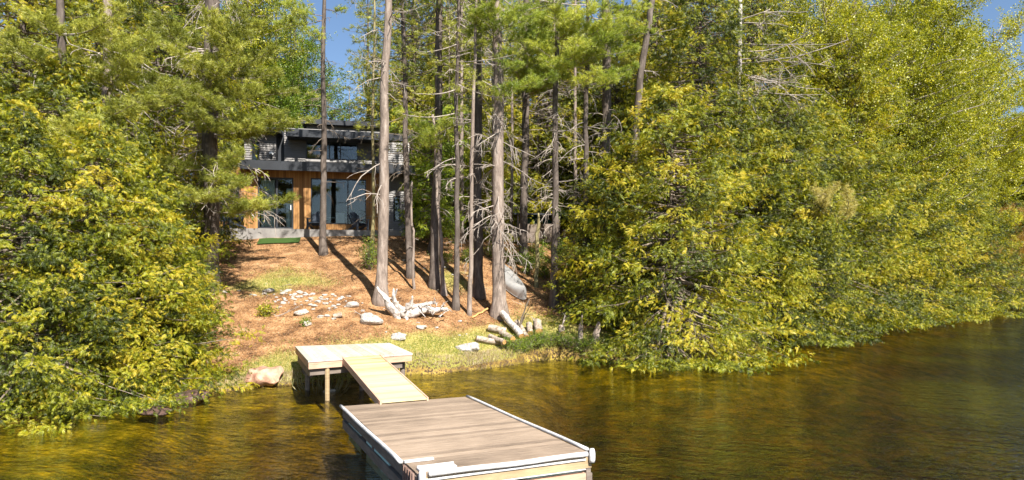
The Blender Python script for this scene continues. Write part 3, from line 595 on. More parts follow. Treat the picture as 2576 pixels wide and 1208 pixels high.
bl_o = make_broadleaf('maple_tree', 'small orange-leaved maple at the water by the right edge', at(2500, 80), 64, 11, 4.6, 'orange_leaf', 'dark_bark', 2, 70, .2, 1.3, .05, 'maple tree')
for (src, px, Y, sc, rz, lab) in ((bl_a, 2350, 58, 1.15, 2, 'rounded yellow-green birch right of the two-stemmed one'), (bl_a, 2450, 68, 1.3, 4, 'yellow-green birch under the patch of sky at the upper right'),
    (bl_a, 2310, 52, 1.0, 3.3, 'bushy yellow-green birch filling the thicket above the notch in the right shore'), (bl_a, 2190, 49, 1.15, 5.2, 'yellow-green treetop behind the two-stemmed birch'), (bl_b, 1960, 44, 1.05, .7, 'sparse birch top behind the fanning bare limbs'), (bl_b, 2150, 37, .9, 3, 'birch with visible pale stems in the upper right thicket'), (bl_b, 2290, 52, 1.2, 1, 'slim birch between the two bushy yellow-green birches'), (bl_a, 2560, 88, 1.1, 1, 'low yellow-green birch against the right edge of the photo'),
    (bl_g, 610, 46, 1.15, 2, 'green leafy tree behind the left end of the house'), (bl_g, 905, 56, .62, 1.0, 'low green treetop peeking over the roof under the sky gap'), (bl_o, 2585, 86, 1.2, 2, 'taller orange-leaved maple cut by the right edge'),
    (bl_g, 470, 42, 1.2, 4, 'green leafy tree left of the house, behind the thick dark trunk'), (bl_b, 600, 40, .85, 5, 'sparse birch just behind the upper storey of the house'), (bl_a, 2400, 60, .7, 3, 'short bushy yellow-green birch low on the right shore'), (bl_o, 2420, 62, .6, 4, 'small reddish bush at the right shore below the birches')):
    copy_tree(src, at(px, Y), rz, sc, lab)

# ------------------------------------------------------------------ background forest
def make_spruce(name, label, loc, seed, h=17, R=2.4, group=None):
    rs = np.random.RandomState(seed); t = thing(name, label, 'spruce tree', loc, 0, group)
    part('trunk', trunk_geo(rs, [(0, 0, -.3), (.05, 0, h*.5), (0, 0, h)], [.17, .12, .02], 8, 12), ['dark_bark'], t, True); g = Geo()
    for k in range(60):
        tt = (k+rs.rand())/60; z = h*(.32+.66*tt); az = k*2.4; L = (R*(1-tt)**.8*rs.uniform(.6, 1.1)+.3)
        a = np.array([0, 0, z]); bough(g, rs, a, a+np.array([cos(az)*L, sin(az)*L, L*rs.uniform(-.25, .05)]), width=.42*L, size=.24, dens=.55, temps=TUFB, bare=.15)
    for k in range(34):
        az = rs.uniform(0, 2*pi); dead_branch(g, rs, (0, 0, rs.uniform(.1, .5)*h), (cos(az), sin(az), rs.uniform(-.2, .2)), rs.uniform(.6, 1.5), .014, 1, 3, .4, 1)
    part('crown', g, ['pine_needle', 'brown_twig'], t); return t
def make_pole(name, label, loc, seed, h=15, group=None):
    rs = np.random.RandomState(seed); t = thing(name, label, 'bare tree', loc, 0, group)
    part('trunk', trunk_geo(rs, [(0, 0, -.3), (.08, 0, h*.4), (.02, 0, h)], [.1, .075, .02], 7, 10), ['pale_bark'], t, True); g = Geo()
    for k in range(46):
        az = rs.uniform(0, 2*pi); dead_branch(g, rs, (.05, 0, rs.uniform(.12, .95)*h), (cos(az), sin(az), rs.uniform(-.3, .2)), rs.uniform(.5, 1.5), .012, 0, 3, .5, 1)
    part('crown', g, ['dead_twig'], t); return t
GB = 'trees of the woods behind the clearing'
sp = make_spruce('spruce_tree', 'dark spruce right of the sky gap, behind the slim speckled trunk', at(925, 44), 71, group=None)
sp2 = make_spruce('spruce_tree', 'spruce with ragged boughs behind the narrow cedar', at(1150, 40), 72)
pl = make_pole('bare_tree', 'thin bare tree seen through the sky gap above the roof', at(878, 50), 73, 12)
pl2 = make_pole('bare_tree', 'pale bare pole in the woods just right of the biggest grey trunk', at(1285, 36), 74)
random.seed(4)
BGc = 'cedar in the dim woods behind the clearing'; BGs = 'spruce in the dim woods behind the clearing'; BGp = 'thin bare pole in the dim woods behind the clearing'
def skygap(px, Y, hpx): return 822 < px < 950
for k in range(17):        # poles among the trunks
    px = random.uniform(1000, 1560); Y = random.uniform(33, 46)
    copy_tree(random.choice((pl, pl2)), at(px, Y), random.uniform(0, 6), random.uniform(.75, 1.25), BGp, 'bare poles in the woods behind the clearing')
for k in range(34):
    px = 985+(k+random.random())*(1600-985)/34; Y = random.uniform(37, 50)
    copy_tree(random.choice((cedE, cedE, cedD, cedC)), at(px, Y), random.uniform(0, 6), random.uniform(.8, 1.25), BGc, 'cedars in the woods behind the clearing')
for k in range(26):
    px = 1000+(k+random.random())*(1900-1000)/26; Y = random.uniform(46, 60)
    copy_tree(random.choice((sp, sp2)), at(px, Y), random.uniform(0, 6), random.uniform(.9, 1.35), BGs, 'spruces in the woods behind the clearing')
for k in range(16):
    px = -150+(k+random.random())*(800+150)/16; Y = random.uniform(33, 48)
    if 480 < px < 800 and Y < 42: Y += 8
    copy_tree(random.choice((sp, cedD, sp2)), at(px, Y), random.uniform(0, 6), random.uniform(.8, 1.1), 'conifer in the woods behind the left thicket', 'conifers behind the left thicket')
for k in range(16):
    px = 1650+(k+random.random())*(2700-1650)/16; Y = random.uniform(50, 75)
    copy_tree(random.choice((sp, cedD, sp2)), at(px, Y), random.uniform(0, 6), random.uniform(.75, 1.05), 'conifer in the woods behind the right shore', 'conifers behind the right shore')
copy_tree(sp, at(2590, 66), 1, 1.55, 'dark tall spruce in the top right corner')

# ------------------------------------------------------------------ house
HO = P(690, 600, 33.3); HA = radians(12); he = Vector((cos(HA), sin(HA))); ZB = gz(-10, 33.5)-.1
def HS(zx, zy, dep=0.0):      # house close-up pixel -> (s, z) on the plane dep metres behind the facade
    px = (550+zx/3.02)*.8944; py = (300+zy/3.02)*.8944; rx = (px-CX)/FPX
    ox = HO.x-sin(HA)*dep; oy = HO.y+cos(HA)*dep
    s = (rx*oy-ox)/(he.x-rx*he.y); Y = oy+s*he.y; return s, CAMH+(HY-py)/FPX*Y-ZB
house = thing('house', 'dark two-storey lake house with orange wood cladding and large glass doors', 'house', (HO.x, HO.y, ZB), HA)
def rects(s0, s1, z0, z1, holes):
    xs = sorted({s0, s1, *[h[0] for h in holes], *[h[1] for h in holes]}); out = []
    for a, b in zip(xs, xs[1:]):
        cuts = sorted([(h[2], h[3]) for h in holes if h[0] <= a+1e-6 and h[1] >= b-1e-6]); z = z0
        for c0, c1 in cuts:
            if c0 > z: out.append((a, b, z, c0))
            z = c1
        if z < z1: out.append((a, b, z, z1))
    return out
sL, zd = HS(100, 1052); sW, _ = HS(1592, 1060); sR, _ = HS(1815, 1060)
zdeck = HS(700, 1052)[1]; zf0 = HS(900, 540)[1]; zf1 = HS(900, 478)[1]
def opening(x0, y0, x1, y1, dep=0):
    a = HS(x0, y1, dep); b = HS(x1, y0, dep); return (a[0], b[0], a[1], b[1])
oL = opening(118, 625, 372, 975); oD = opening(527, 605, 832, 1030); oW = opening(978, 620, 1450, 995)
oD = (oD[0], oD[1], zdeck+.08, oD[3]); oS = opening(1680, 760, 1740, 975)
g = Geo()
for a, b, c0, c1 in rects(sL, sW, zdeck, zf0+.05, [oL, oD, oW]): g.box(a, b, 0, .2, c0, c1)
part('cladding', g, ['wood_cladding'], house)
def lap(g, a, b, c0, c1, y, mi=0, th=.15, pitch=.115):
    n = max(1, int(round((c1-c0)/pitch))); p = (c1-c0)/n
    for k in range(n):
        z = c0+k*p; V = [(a, y-.045, z), (b, y-.045, z), (b, y-.004, z+p), (a, y-.004, z+p), (a, y+th, z), (b, y+th, z), (b, y+th, z+p), (a, y+th, z+p)]
        g.add(V, [(0, 1, 2, 3), (4, 7, 6, 5), (1, 0, 4, 5), (0, 3, 7, 4), (1, 5, 6, 2)], mi)
g = Geo()
for a, b, c0, c1 in rects(sW+.003, sR, zdeck-.02, HS(1600, 300)[1], [oS]): lap(g, a, b, c0, c1, .06)
# upper storey, set back 1.2 m
DU = 1.2
uL = HS(415, 460, DU)[0]; uM = HS(684, 460, DU)[0]; uM2 = HS(770, 460, DU+.8)[0]; zu0 = zf0-.4; zuL = HS(550, 222, DU)[1]; zuT = HS(1200, 240, DU)[1]+.25
oA = opening(475, 300, 545, 470, DU); oU = opening(935, 258, 1380, 445, DU+.02)
for a, b, c0, c1 in rects(uL, uM, zu0, zuL, [oA]): lap(g, a, b, c0, c1, DU)
for a, b, c0, c1 in rects(uM2, sW, zu0, zuT, [oU]): lap(g, a, b, c0, c1, DU+.02)
part('siding', g, ['siding'], house)
g = Geo()
g.box(uM+.004, uM2-.004, DU+.8, DU+.95, zu0, zuT, 0)           # recess between the two upper blocks
g.box(uM-.02, uM+.003, DU+.1, DU+.95, zu0, zuL, 0); g.box(uM2-.003, uM2+.03, DU+.17, DU+.95, zu0, zuT, 0)
part('recess', g, ['dark_trim'], house)
# body: interior, back and side walls
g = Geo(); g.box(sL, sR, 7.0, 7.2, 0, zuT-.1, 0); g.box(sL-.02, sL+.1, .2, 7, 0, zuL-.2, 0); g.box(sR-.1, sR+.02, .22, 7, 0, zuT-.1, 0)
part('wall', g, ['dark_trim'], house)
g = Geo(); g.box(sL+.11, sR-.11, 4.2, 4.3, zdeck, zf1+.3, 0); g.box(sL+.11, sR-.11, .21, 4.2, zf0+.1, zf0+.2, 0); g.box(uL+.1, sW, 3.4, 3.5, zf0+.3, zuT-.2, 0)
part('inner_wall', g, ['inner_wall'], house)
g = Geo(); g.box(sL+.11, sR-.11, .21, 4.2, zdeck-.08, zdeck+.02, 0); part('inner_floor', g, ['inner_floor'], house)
# roofs
e0 = HS(380, 470, -.7)[0]; e1 = sR+.25
def roof(name, s0, s1, y0, y1, zf, zb, th, mat='dark_trim'):
    g = Geo(); g.hexa([(s0, y0, zf), (s1, y0, zf), (s1, y1, zb), (s0, y1, zb)], [(s0, y0, zf+th), (s1, y0, zf+th), (s1, y1, zb+th), (s0, y1, zb+th)])
    g.box(s0-.02, s1+.02, y0-.06, y0-.002, zf-.05, zf+th+.03); return part(name, g, [mat], house)
zr = HS(900, 538, -.7)[1]; zr1 = HS(900, 475, -.7)[1]
roof('roof', e0, e1, -.7, DU-.05, zr+.0, zr+.3, zr1-zr)
zq0 = HS(1200, 262, .3)[1]; zq1 = HS(1200, 182, .3)[1]
roof('roof', HS(770, 200, .3)[0], sR+.4, .3, 7.3, zq0, zq0-.35, (zq1-zq0)*.62)
zq2 = HS(1200, 150, 2)[1]; zq3 = HS(1200, 122, 2)[1]
roof('roof', HS(900, 130, 2)[0], sR+.1, 2.0, 7.3, zq2, zq2-.1, zq3-zq2)
g = Geo(); g.box(HS(940, 130, 2.3)[0], sR-.2, 2.4, 2.5, zq1-.3, zq2, 0); part('clerestory', g, ['siding'], house)
roof('roof', uL-.25, uM+.25, DU-.5, 6.9, zuL+.0, zuL+.15, .16)
# windows and doors
def window(name, o, y, mulls, fw=.055, panes=None, lab=None, curtains=()):
    a, b, c0, c1 = o; g = Geo(); y0, y1 = y-.025, y+.09
    g.box(a, a+fw, y0, y1, c0, c1); g.box(b-fw, b, y0, y1, c0, c1); g.box(a+fw, b-fw, y0, y1, c0, c0+fw); g.box(a+fw, b-fw, y0, y1, c1-fw, c1)
    xs = [a+fw]
    for m_, w in mulls: x = a+(b-a)*m_; g.box(x-w/2, x+w/2, y0+.005, y1-.01, c0+fw, c1-fw); xs += [x-w/2, x+w/2]
    xs.append(b-fw)
    w = part(name, g, ['dark_trim'], house)
    if lab: w['label'] = lab
    for k in range(0, len(xs), 2):
        p_ = Geo(); p_.box(xs[k]-.002, xs[k+1]+.002, y+.03, y+.042, c0+fw-.002, c1-fw+.002); part('pane', p_, ['glass'], w)
    for (m0, m1, z0, z1) in curtains:
        cg = Geo(); n = 24; x = np.linspace(a+(b-a)*m0, a+(b-a)*m1, n); yy = y+.22+.03*np.sin(np.arange(n)*1.9)
        V = np.concatenate([np.stack([x, yy, np.full(n, c0+(c1-c0)*z0)], -1), np.stack([x, yy, np.full(n, c0+(c1-c0)*z1)], -1)])
        cg.add(V, [(i, i+1, n+i+1, n+i) for i in range(n-1)]); V2 = V+np.array([0, .01, 0]); cg.add(V2, [(i+1, i, n+i, n+i+1) for i in range(n-1)])
        part('curtain', cg, ['curtain'], w)
    return w
window('window', oL, .06, [(.34, .06)], curtains=[(.36, .98, .03, .97), (.03, .2, .03, .97)])
dr = window('glass_door', oD, .06, [(.53, .1)], .085, curtains=[(.08, .46, .02, .96), (.78, .97, .02, .8)])
g = Geo(); g.box(oD[1]-.14, oD[1]-.11, -.03, .035, oD[2]+.95, oD[2]+1.2); part('handle', g, ['lamp_white'], dr)
window('window', oW, .06, [(.23, .07), (.665, .06)])
window('window', oS, .09, [])
window('window', oA, DU+.04, [], .05, curtains=[(.1, .6, .02, .98)])
window('window', oU, DU+.06, [(.29, .08), (.45, .05), (.66, .05)], .06)
g = Geo(); a = HS(700, 1050)[0]; g.box(oD[0]-.02, oD[1]+.02, -.28, -.003, zdeck+.003, zdeck+.075); part('door_step', g, ['concrete'], house)
g = Geo(); g.box(sL-.3, sR+.05, -1.1, -.0, -.9, zdeck-.0); g.box(sL-.3, sR+.05, 0, .25, -.9, zdeck-.09)
part('terrace_slab', g, ['concrete'], house)
def lampfix(x, z, y, r=.06):
    g = Geo(); k = np.linspace(0, 1, 6); g.tube([(x, y-.002, z), (x, y-.10, z)], [r*1.1, r*.9], 10, 0); g.tube([(x, y-.07, z-.03), (x, y-.07, z-.15)], [r*.6, r*.7], 8, 1)
    part('wall_lamp', g, ['lamp_white', 'dark_trim'], house)
x, z = HS(648, 400, DU); lampfix(x, z, DU-.05, .11); x, z = HS(487, 925); lampfix(x, z, 0, .04)
# furniture on the terrace and inside
def adirondack(loc, rz, label):
    t = thing('adirondack_chair', label, 'garden chair', loc, rz, None)
    g = Geo()
    for k in range(6):
        y = -.28+k*.09; g.box(-.27, .27, y-.035, y+.04, .34-k*.018, .365-k*.018)
    part('seat', g, ['chair_plastic'], t); g = Geo()
    for k in range(6):      # fan of back slats
        x = (k-2.5)*.088; top = .98-.045*(k-2.5)**2*.5; x1 = x*1.28
        g.hexa([(x-.04, .22, .24), (x+.04, .22, .24), (x+.04, .25, .24), (x-.04, .25, .24)], [(x1-.045, .48, top), (x1+.045, .48, top), (x1+.045, .51, top), (x1-.045, .51, top)])
    part('backrest', g, ['chair_plastic'], t)
    for s in (-1, 1):
        g = Geo(); g.box(s*.36-.065, s*.36+.065, -.36, .36, .56, .585); part('armrest', g, ['chair_plastic'], t)
        g = Geo(); g.box(s*.32-.03, s*.32+.03, -.33, -.22, 0, .558); part('leg', g, ['chair_plastic'], t)
        g = Geo(); g.hexa([(s*.29-.02, -.2, .22), (s*.29+.02, -.2, .22), (s*.29+.02, .5, 0), (s*.29-.02, .5, 0)], [(s*.29-.02, -.2, .33), (s*.29+.02, -.2, .33), (s*.29+.02, .5, .1), (s*.29-.02, .5, .1)]); part('leg', g, ['chair_plastic'], t)
    return t
def hw(s, dep, z): return Vector((HO.x+he.x*s-sin(HA)*dep, HO.y+he.y*s+cos(HA)*dep, ZB+z))
for zx, rz, lab in ((1022, 2.9, 'blue-grey slatted garden chair at the left end of the big window'), (1390, 3.8, 'blue-grey slatted garden chair at the right end of the big window, turned sideways'), (320, 2.2, 'dark garden chair in front of the leftmost window, half hidden by pine needles')):
    adirondack(hw(HS(zx, 1040, -.55)[0], -.6, zdeck+.002), HA+rz-pi, lab)
g = Geo(); 
s0 = HS(255, 900, -.3)[0]; t = thing('grill', 'rounded black covered grill beside the leftmost window', 'grill', hw(HS(352, 900, -.4)[0], -.35, zdeck+.002), HA)
k = np.linspace(0, 1, 7); g.tube([(0, 0, .42+.5*q) for q in k], [.26, .31, .32, .30, .25, .17, .04], 14, 0); part('cover', g, ['black_fabric'], t, True)
g = Geo()
for sx_ in (-1, 1):
    for sy_ in (-1, 1): g.tube([(sx_*.2, sy_*.2, 0), (sx_*.16, sy_*.16, .45)], .018, 6, 0)
part('stand', g, ['dark_trim'], t)
t = thing('dining_table', 'white dining table inside behind the big window', 'table', hw((oW[0]+oW[1])/2-.3, 1.3, zdeck+.025), HA)
g = Geo(); g.box(-.9, .9, -.4, .4, .72, .76); part('tabletop', g, ['white_cloth'], t)
for sx_ in (-1, 1):
    for sy_ in (-1, 1): g = Geo(); g.box(sx_*.84-.03, sx_*.84+.03, sy_*.34-.03, sy_*.34+.03, 0, .719); part('leg', g, ['white_cloth'], t)
for q, lab in ((-.55, 'white dining chair behind the big window, left one'), (.35, 'white dining chair behind the big window, right one')):
    t = thing('dining_chair', lab, 'chair', hw((oW[0]+oW[1])/2-.3+q, .62, zdeck+.025), HA)
    g = Geo(); g.box(-.22, .22, -.2, .22, .43, .47); part('seat', g, ['white_cloth'], t); g = Geo(); g.box(-.22, .22, -.24, -.205, .40, .95); part('backrest', g, ['white_cloth'], t)
    for sx_ in (-1, 1):
        for sy_ in (-1, 1): g = Geo(); g.box(sx_*.19-.02, sx_*.19+.02, sy_*.17-.02, sy_*.17+.02, 0, .429); part('leg', g, ['white_cloth'], t)
g = Geo(); a = gnd(708, 604); o = thing('door_mat', 'bright green strip of artificial turf on the ground below the glass door', 'mat', (a.x, a.y-.3, 0), HA)
g = Geo(); nn_ = 14
for i_ in range(nn_):
    for j_ in range(4):
        x0 = -.95+1.9*i_/nn_; x1 = x0+1.9/nn_; y0 = -.4+.8*j_/4; y1 = y0+.2
        wz = lambda x, y: gz(a.x+x*cos(HA)-y*sin(HA), a.y-.3+x*sin(HA)+y*cos(HA))+.06
        g.add([(x0, y0, wz(x0, y0)), (x1, y0, wz(x1, y0)), (x1, y1, wz(x1, y1)), (x0, y1, wz(x0, y1))], [(0, 1, 2, 3)])
MATS['turf'] = plainmat('turf', (.02, .05, .008), (.05, .10, .015), 60, .9, .8)
part('turf_sheet', g, ['turf'], o)

# ------------------------------------------------------------------ floating dock
DA = math.atan2(1.04, 2.27); W_, L_, ZT = 2.5, 4.94, .45
dock = thing('floating_dock', 'weathered floating wooden dock with white bumper edges on the lake', 'dock', (-1.17, 8.23, 0), DA)
rs = np.random.RandomState(9)
g = Geo(); n = 36; bw = L_/n
for k in range(n): g.box(.02, W_-.02, k*bw+.005, (k+1)*bw-.005, ZT-.035, ZT+rs.uniform(-.002, .002), 0, rs.rand())
part('decking', g, ['grey_deck'], dock)
for (a, b, c, d) in ((-.0, .05, 0, L_), (W_-.05, W_, 0, L_), (.052, W_-.052, -.0, .05), (.052, W_-.052, L_-.05, L_)):
    g = Geo(); g.box(a, b, c, d, ZT-.2, ZT-.037); part('rim_board', g, ['old_timber' if a == 0 else 'timber'], dock)
for (a, b, c, d, mt) in ((.0, .09, -.02, L_, 'old_timber'), (W_-.09, W_, -.02, L_, 'old_timber'), (.092, W_-.092, -.01, .09, 'pink_timber'), (.092, W_-.092, L_-.09, L_, 'old_timber')):
    g = Geo(); g.box(a, b, c, d, ZT-.42, ZT-.27); part('lower_beam', g, [mt], dock)
for (x, y) in ((.04, .04), (W_-.04, .04), (.04, L_-.04), (W_-.04, L_-.04), (W_/2, .04), (.04, L_/2)):
    g = Geo(); g.box(x-.035, x+.035, y-.03, y+.035, ZT-.268, ZT-.201); part('spacer_block', g, ['old_timber'], dock)
for k, (a, b, c, d) in enumerate(((.1, W_*.45, .12, 1.1), (W_*.62, W_-.1, .1, 1.2), (.03, .9, 1.5, 3.0), (1.5, W_-.04, 1.7, 3.2), (.05, 1.0, 3.5, 4.6), (1.5, W_-.05, 3.6, 4.7), (.02, .8, .35, 1.0))):
    if k == 6: continue
    g = Geo(); g.box(a, b, c, d, -.12, ZT-.205); part('float', g, ['foam'], dock)
def bumper(p0, p1, r=.045):
    g = Geo(); n_ = 14; g.tube([np.array(p0)+(np.array(p1)-np.array(p0))*q+np.array([0, 0, .006*math.sin(9*q)]) for q in np.linspace(0, 1, n_)], r, 10, 0); part('bumper', g, ['white_vinyl'], dock, True)
bumper((-.035, .62, ZT+.01), (-.035, L_, ZT+.005), .03); bumper((W_+.03, .16, ZT+.01), (W_+.03, L_, ZT+.005), .028); bumper((.14, -.035, ZT+.0), (W_-.09, -.035, ZT+.0), .036)
g = Geo(); g.box(.1, W_-.1, -.022, -.002, ZT-.085, ZT-.06); g.box(.1, W_-.1, -.022, -.002, ZT-.215, ZT-.203); part('edge_strip', g, ['white_vinyl'], dock)
for (x, y) in ((.05, -.05), (W_-.01, -.03)):
    g = Geo(); q = np.linspace(0, 1, 6); g.tube([(x, y, ZT-.12+.19*k) for k in q], [.04, .045, .047, .047, .042, .03], 14, 0); part('corner_bumper', g, ['white_vinyl'], dock, True)
g = Geo(); g.box(.06, .55, .08, .2, ZT+.004, ZT+.03); g.box(.06, .55, .2, .22, ZT+.004, ZT+.05); part('corner_plate', g, ['white_vinyl'], dock)
g = Geo(); g.box(0, .4, .56, .62, ZT+.004, ZT+.03); part('corner_plate', g, ['white_vinyl'], dock)
g = Geo(); g.box(-.03, -.003, .1, .56, ZT-.25, ZT-.01)
for k in range(4): g.box(-.045, -.031, .14+.11*k, .18+.11*k, ZT-.25, ZT+.0)
MATS['rust'] = plainmat('rust', (.10, .05, .035), (.32, .22, .18), 14, .8, .6, (1, 1, .2)); part('hinge_bracket', g, ['rust'], dock)

# ------------------------------------------------------------------ platform and ramp
ZP = .98
def up(px, py, z=ZP): return np.array(atz(px, py, z))
c0, c1, c2, c3 = up(775, 908), up(1038, 889), up(980, 863), up(742, 871)
t = thing('dock_platform', 'pale timber platform on posts where the ramp meets the shore', 'dock', tuple(c0*[1, 1, 0]))
o0 = c0*[1, 1, 0]; q = [p - o0 for p in (c0, c1, c2, c3)]
def bil(u, v, z=0): p = (q[0]*(1-u)+q[1]*u)*(1-v)+(q[3]*(1-u)+q[2]*u)*v; return (p[0], p[1], p[2]+z)
g = Geo(); n = 21
for k in range(n):
    a, b = k/n+.0004, (k+1)/n-.0004; dz = rs.uniform(-.002, .002)+(.004 if k > 12 else 0)
    g.hexa([bil(a, 0, -.04), bil(b, 0, -.04), bil(b, 1, -.04), bil(a, 1, -.04)], [bil(a, 0, dz), bil(b, 0, dz), bil(b, 1, dz), bil(a, 1, dz)], 0, rs.rand())
part('decking', g, ['pale_deck'], t)
def rim(u0, v0, u1, v1, z0, z1, mt):
    g = Geo(); g.hexa([bil(u0, v0, z0), bil(u1, v0, z0), bil(u1, v1, z0), bil(u0, v1, z0)], [bil(u0, v0, z1), bil(u1, v0, z1), bil(u1, v1, z1), bil(u0, v1, z1)]); part('joist', g, [mt], t)
rim(.005, .005, .995, .02, -.20, -.042, 'pink_timber'); rim(.005, .022, .02, .99, -.20, -.042, 'pink_timber'); rim(.98, .022, .995, .99, -.2, -.042, 'pink_timber'); rim(.02, .03, .9, .06, -.36, -.205, 'old_timber')
rim(.02, .07, .05, .95, -.42, -.205, 'old_timber'); rim(.3, .07, .32, .95, -.2, -.05, 'timber'); rim(.65, .07, .67, .95, -.2, -.05, 'timber')
for (u, v, mt) in ((.17, .02, 'white_bark'), (.06, .5, 'old_timber'), (.92, .1, 'old_timber'), (.08, .9, 'old_timber'), (.55, .3, 'old_timber'), (.92, .85, 'old_timber')):
    p = bil(u, v); zb = gz(p[0]+o0[0], p[1]+o0[1])-.3; g = Geo(); g.tube([(p[0], p[1]+.02, zb), (p[0], p[1]+.02, ZP-.205-.0)], .065 if mt != 'white_bark' else .055, 8, 0); part('post', g, ['timber' if mt == 'white_bark' else mt], t)
r0, r1 = up(862, 901), up(957, 894); r2, r3 = np.array(atz(1077, 1003, .49)), np.array(atz(957, 1013, .49))
r2[1] -= .0
t = thing('ramp', 'light new timber ramp sloping from the platform down to the floating dock', 'ramp', tuple(r3*[1, 1, 0])); o1 = r3*[1, 1, 0]
Q = [p-o1 for p in (r3, r2, r1, r0)]
def rb(u, v, z=0): p = (Q[0]*(1-u)+Q[1]*u)*(1-v)+(Q[3]*(1-u)+Q[2]*u)*v; return (p[0], p[1], p[2]+z+.012)
g = Geo(); n = 30
for k in range(n):
    a, b = k/n+.0012, (k+1)/n-.0012; dz = rs.uniform(-.002, .002); g.hexa([rb(.03, a, -.03), rb(.97, a, -.03), rb(.97, b, -.03), rb(.03, b, -.03)], [rb(.03, a, dz), rb(.97, a, dz), rb(.97, b, dz), rb(.03, b, dz)], 0, rs.rand())
part('decking', g, ['fresh_deck'], t)
for u0, u1 in ((-.01, .026), (.974, 1.01)):
    g = Geo(); g.hexa([rb(u0, 0, -.14), rb(u1, 0, -.14), rb(u1, 1, -.14), rb(u0, 1, -.14)], [rb(u0, 0, .012), rb(u1, 0, .012), rb(u1, 1, .012), rb(u0, 1, .012)]); part('side_rail', g, ['pink_timber'], t)

# ------------------------------------------------------------------ rocks
def rockmesh(seed, mat, flat=.6, sub=3):
    import bmesh
    bm = bmesh.new(); bmesh.ops.create_icosphere(bm, subdivisions=sub, radius=1); r = np.random.RandomState(seed)
    K = r.normal(size=(7, 3)); K = unit(K); D = r.uniform(.62, .95, 7); ph = r.rand(6)*6; fr = r.normal(size=(6, 3))*2.6
    for v in bm.verts:
        p = np.array(v.co); s = 1.0
        for k_, d_ in zip(K, D):
            c_ = p @ k_
            if c_ > d_: p = p-k_*(c_-d_)*.85
        s = 1+.06*sum(math.sin(f_ @ p+h_) for f_, h_ in zip(fr, ph)); v.co = p*s*np.array([1, .8, flat])
    me = bpy.data.meshes.new('rock'); bm.to_mesh(me); bm.free(); me.materials.append(MATS[mat]); return me
RM = [rockmesh(k, 'white_rock', .5) for k in range(5)]
def rock(px, py, wpx, label, me, group=None, sink=.25, rz=0, flat=1, p=None):
    p = p or G(px, py); s = wpx/2/FPX*p.y; o = bpy.data.objects.new('rock', me); col.objects.link(o); o.location = (p.x, p.y, p.z+s*.5*(.5-sink)); o.scale = (s, s, s*flat); o.rotation_euler = (0, 0, rz)
    return tag(o, label, 'rock', group)
rock(940, 812, 62, 'broad flat white rock left of the driftwood root', RM[0], rz=.2)
rock(925, 800, 40, 'grey-white rock tucked behind the broad flat white rock', RM[1], rz=1)
rock(1178, 880, 58, 'low white rock on the grass near the shore, left of the log pile', RM[2])
rock(1003, 852, 44, 'flat white rock in the grass just behind the platform', RM[3])
rock(1060, 826, 26, 'small pale rock below the driftwood log', RM[4])
rock(678, 735, 30, 'pale grey rock at the upper left of the stony patch', RM[1], rz=2)
rock(758, 790, 38, 'white rock in the middle of the stony patch', RM[2], rz=1)
rock(773, 817, 32, 'white rock at the lower edge of the stony patch', RM[3], rz=2)
rock(883, 770, 36, 'white rock at the right end of the stony patch', RM[0], rz=3)
rock(975, 755, 22, 'small round rock at the foot of the tall pale trunk', RM[4])
rock(568, 737, 18, 'white stone at the left border of the bare slope', RM[0])
for k in range(100):
    px = random.gauss(775, 75); py = 722+abs(random.gauss(0, 1))*26+(px-640)*.10
    if py > 815: continue
    rock(px, py, random.uniform(5, 17), 'small white stone scattered on the needle-covered slope', random.choice(RM), 'white stones scattered on the slope', rz=random.uniform(0, 6))
for k in range(16):
    px = random.uniform(960, 1180); py = random.uniform(640, 700) if k % 2 else random.uniform(800, 850)
    rock(px, py, random.uniform(5, 14), 'small pale stone lying on the slope among the trunks', random.choice(RM), 'pale stones among the trunks', rz=random.uniform(0, 6))
a = atz(653, 975, .0); rock(0, 0, 98, 'large pinkish boulder at the water edge left of the platform', rockmesh(20, 'pink_rock', .6, 4), p=Vector((a.x, a.y+.35, .1)), sink=.0)
a = atz(470, 1012, .0); rock(0, 0, 86, 'dark wet boulder at the left shore under the cedars', rockmesh(21, 'dark_rock', .55, 4), p=Vector((a.x, a.y+.2, .0)), sink=.2)
a = atz(385, 1042, .0); rock(0, 0, 84, 'low dark rock barely above the water, nearest the left edge', rockmesh(22, 'dark_rock', .3, 4), p=Vector((a.x, a.y+.1, -.02)), sink=.2)
a = atz(745, 918, .2); rock(0, 0, 26, 'pale block of rock under the left corner of the platform', RM[2], p=Vector((a.x, a.y, .25)))
a = atz(830, 985, .0); rock(0, 0, 34, 'grey stone breaking the surface below the platform', RM[1], p=Vector((a.x, a.y, -.04)))
for k, (px, py) in enumerate(((1160, 915), (1210, 925), (1290, 915), (1080, 938), (1250, 912), (1340, 905), (1370, 903))):
    a = atz(px, py, 0); rock(0, 0, random.uniform(14, 30), 'brown stone along the grassy bank at the water edge', rockmesh(30+k, 'dark_rock', .5, 2), 'stones along the grassy bank', p=Vector((a.x, a.y+.1, .02)), rz=k)

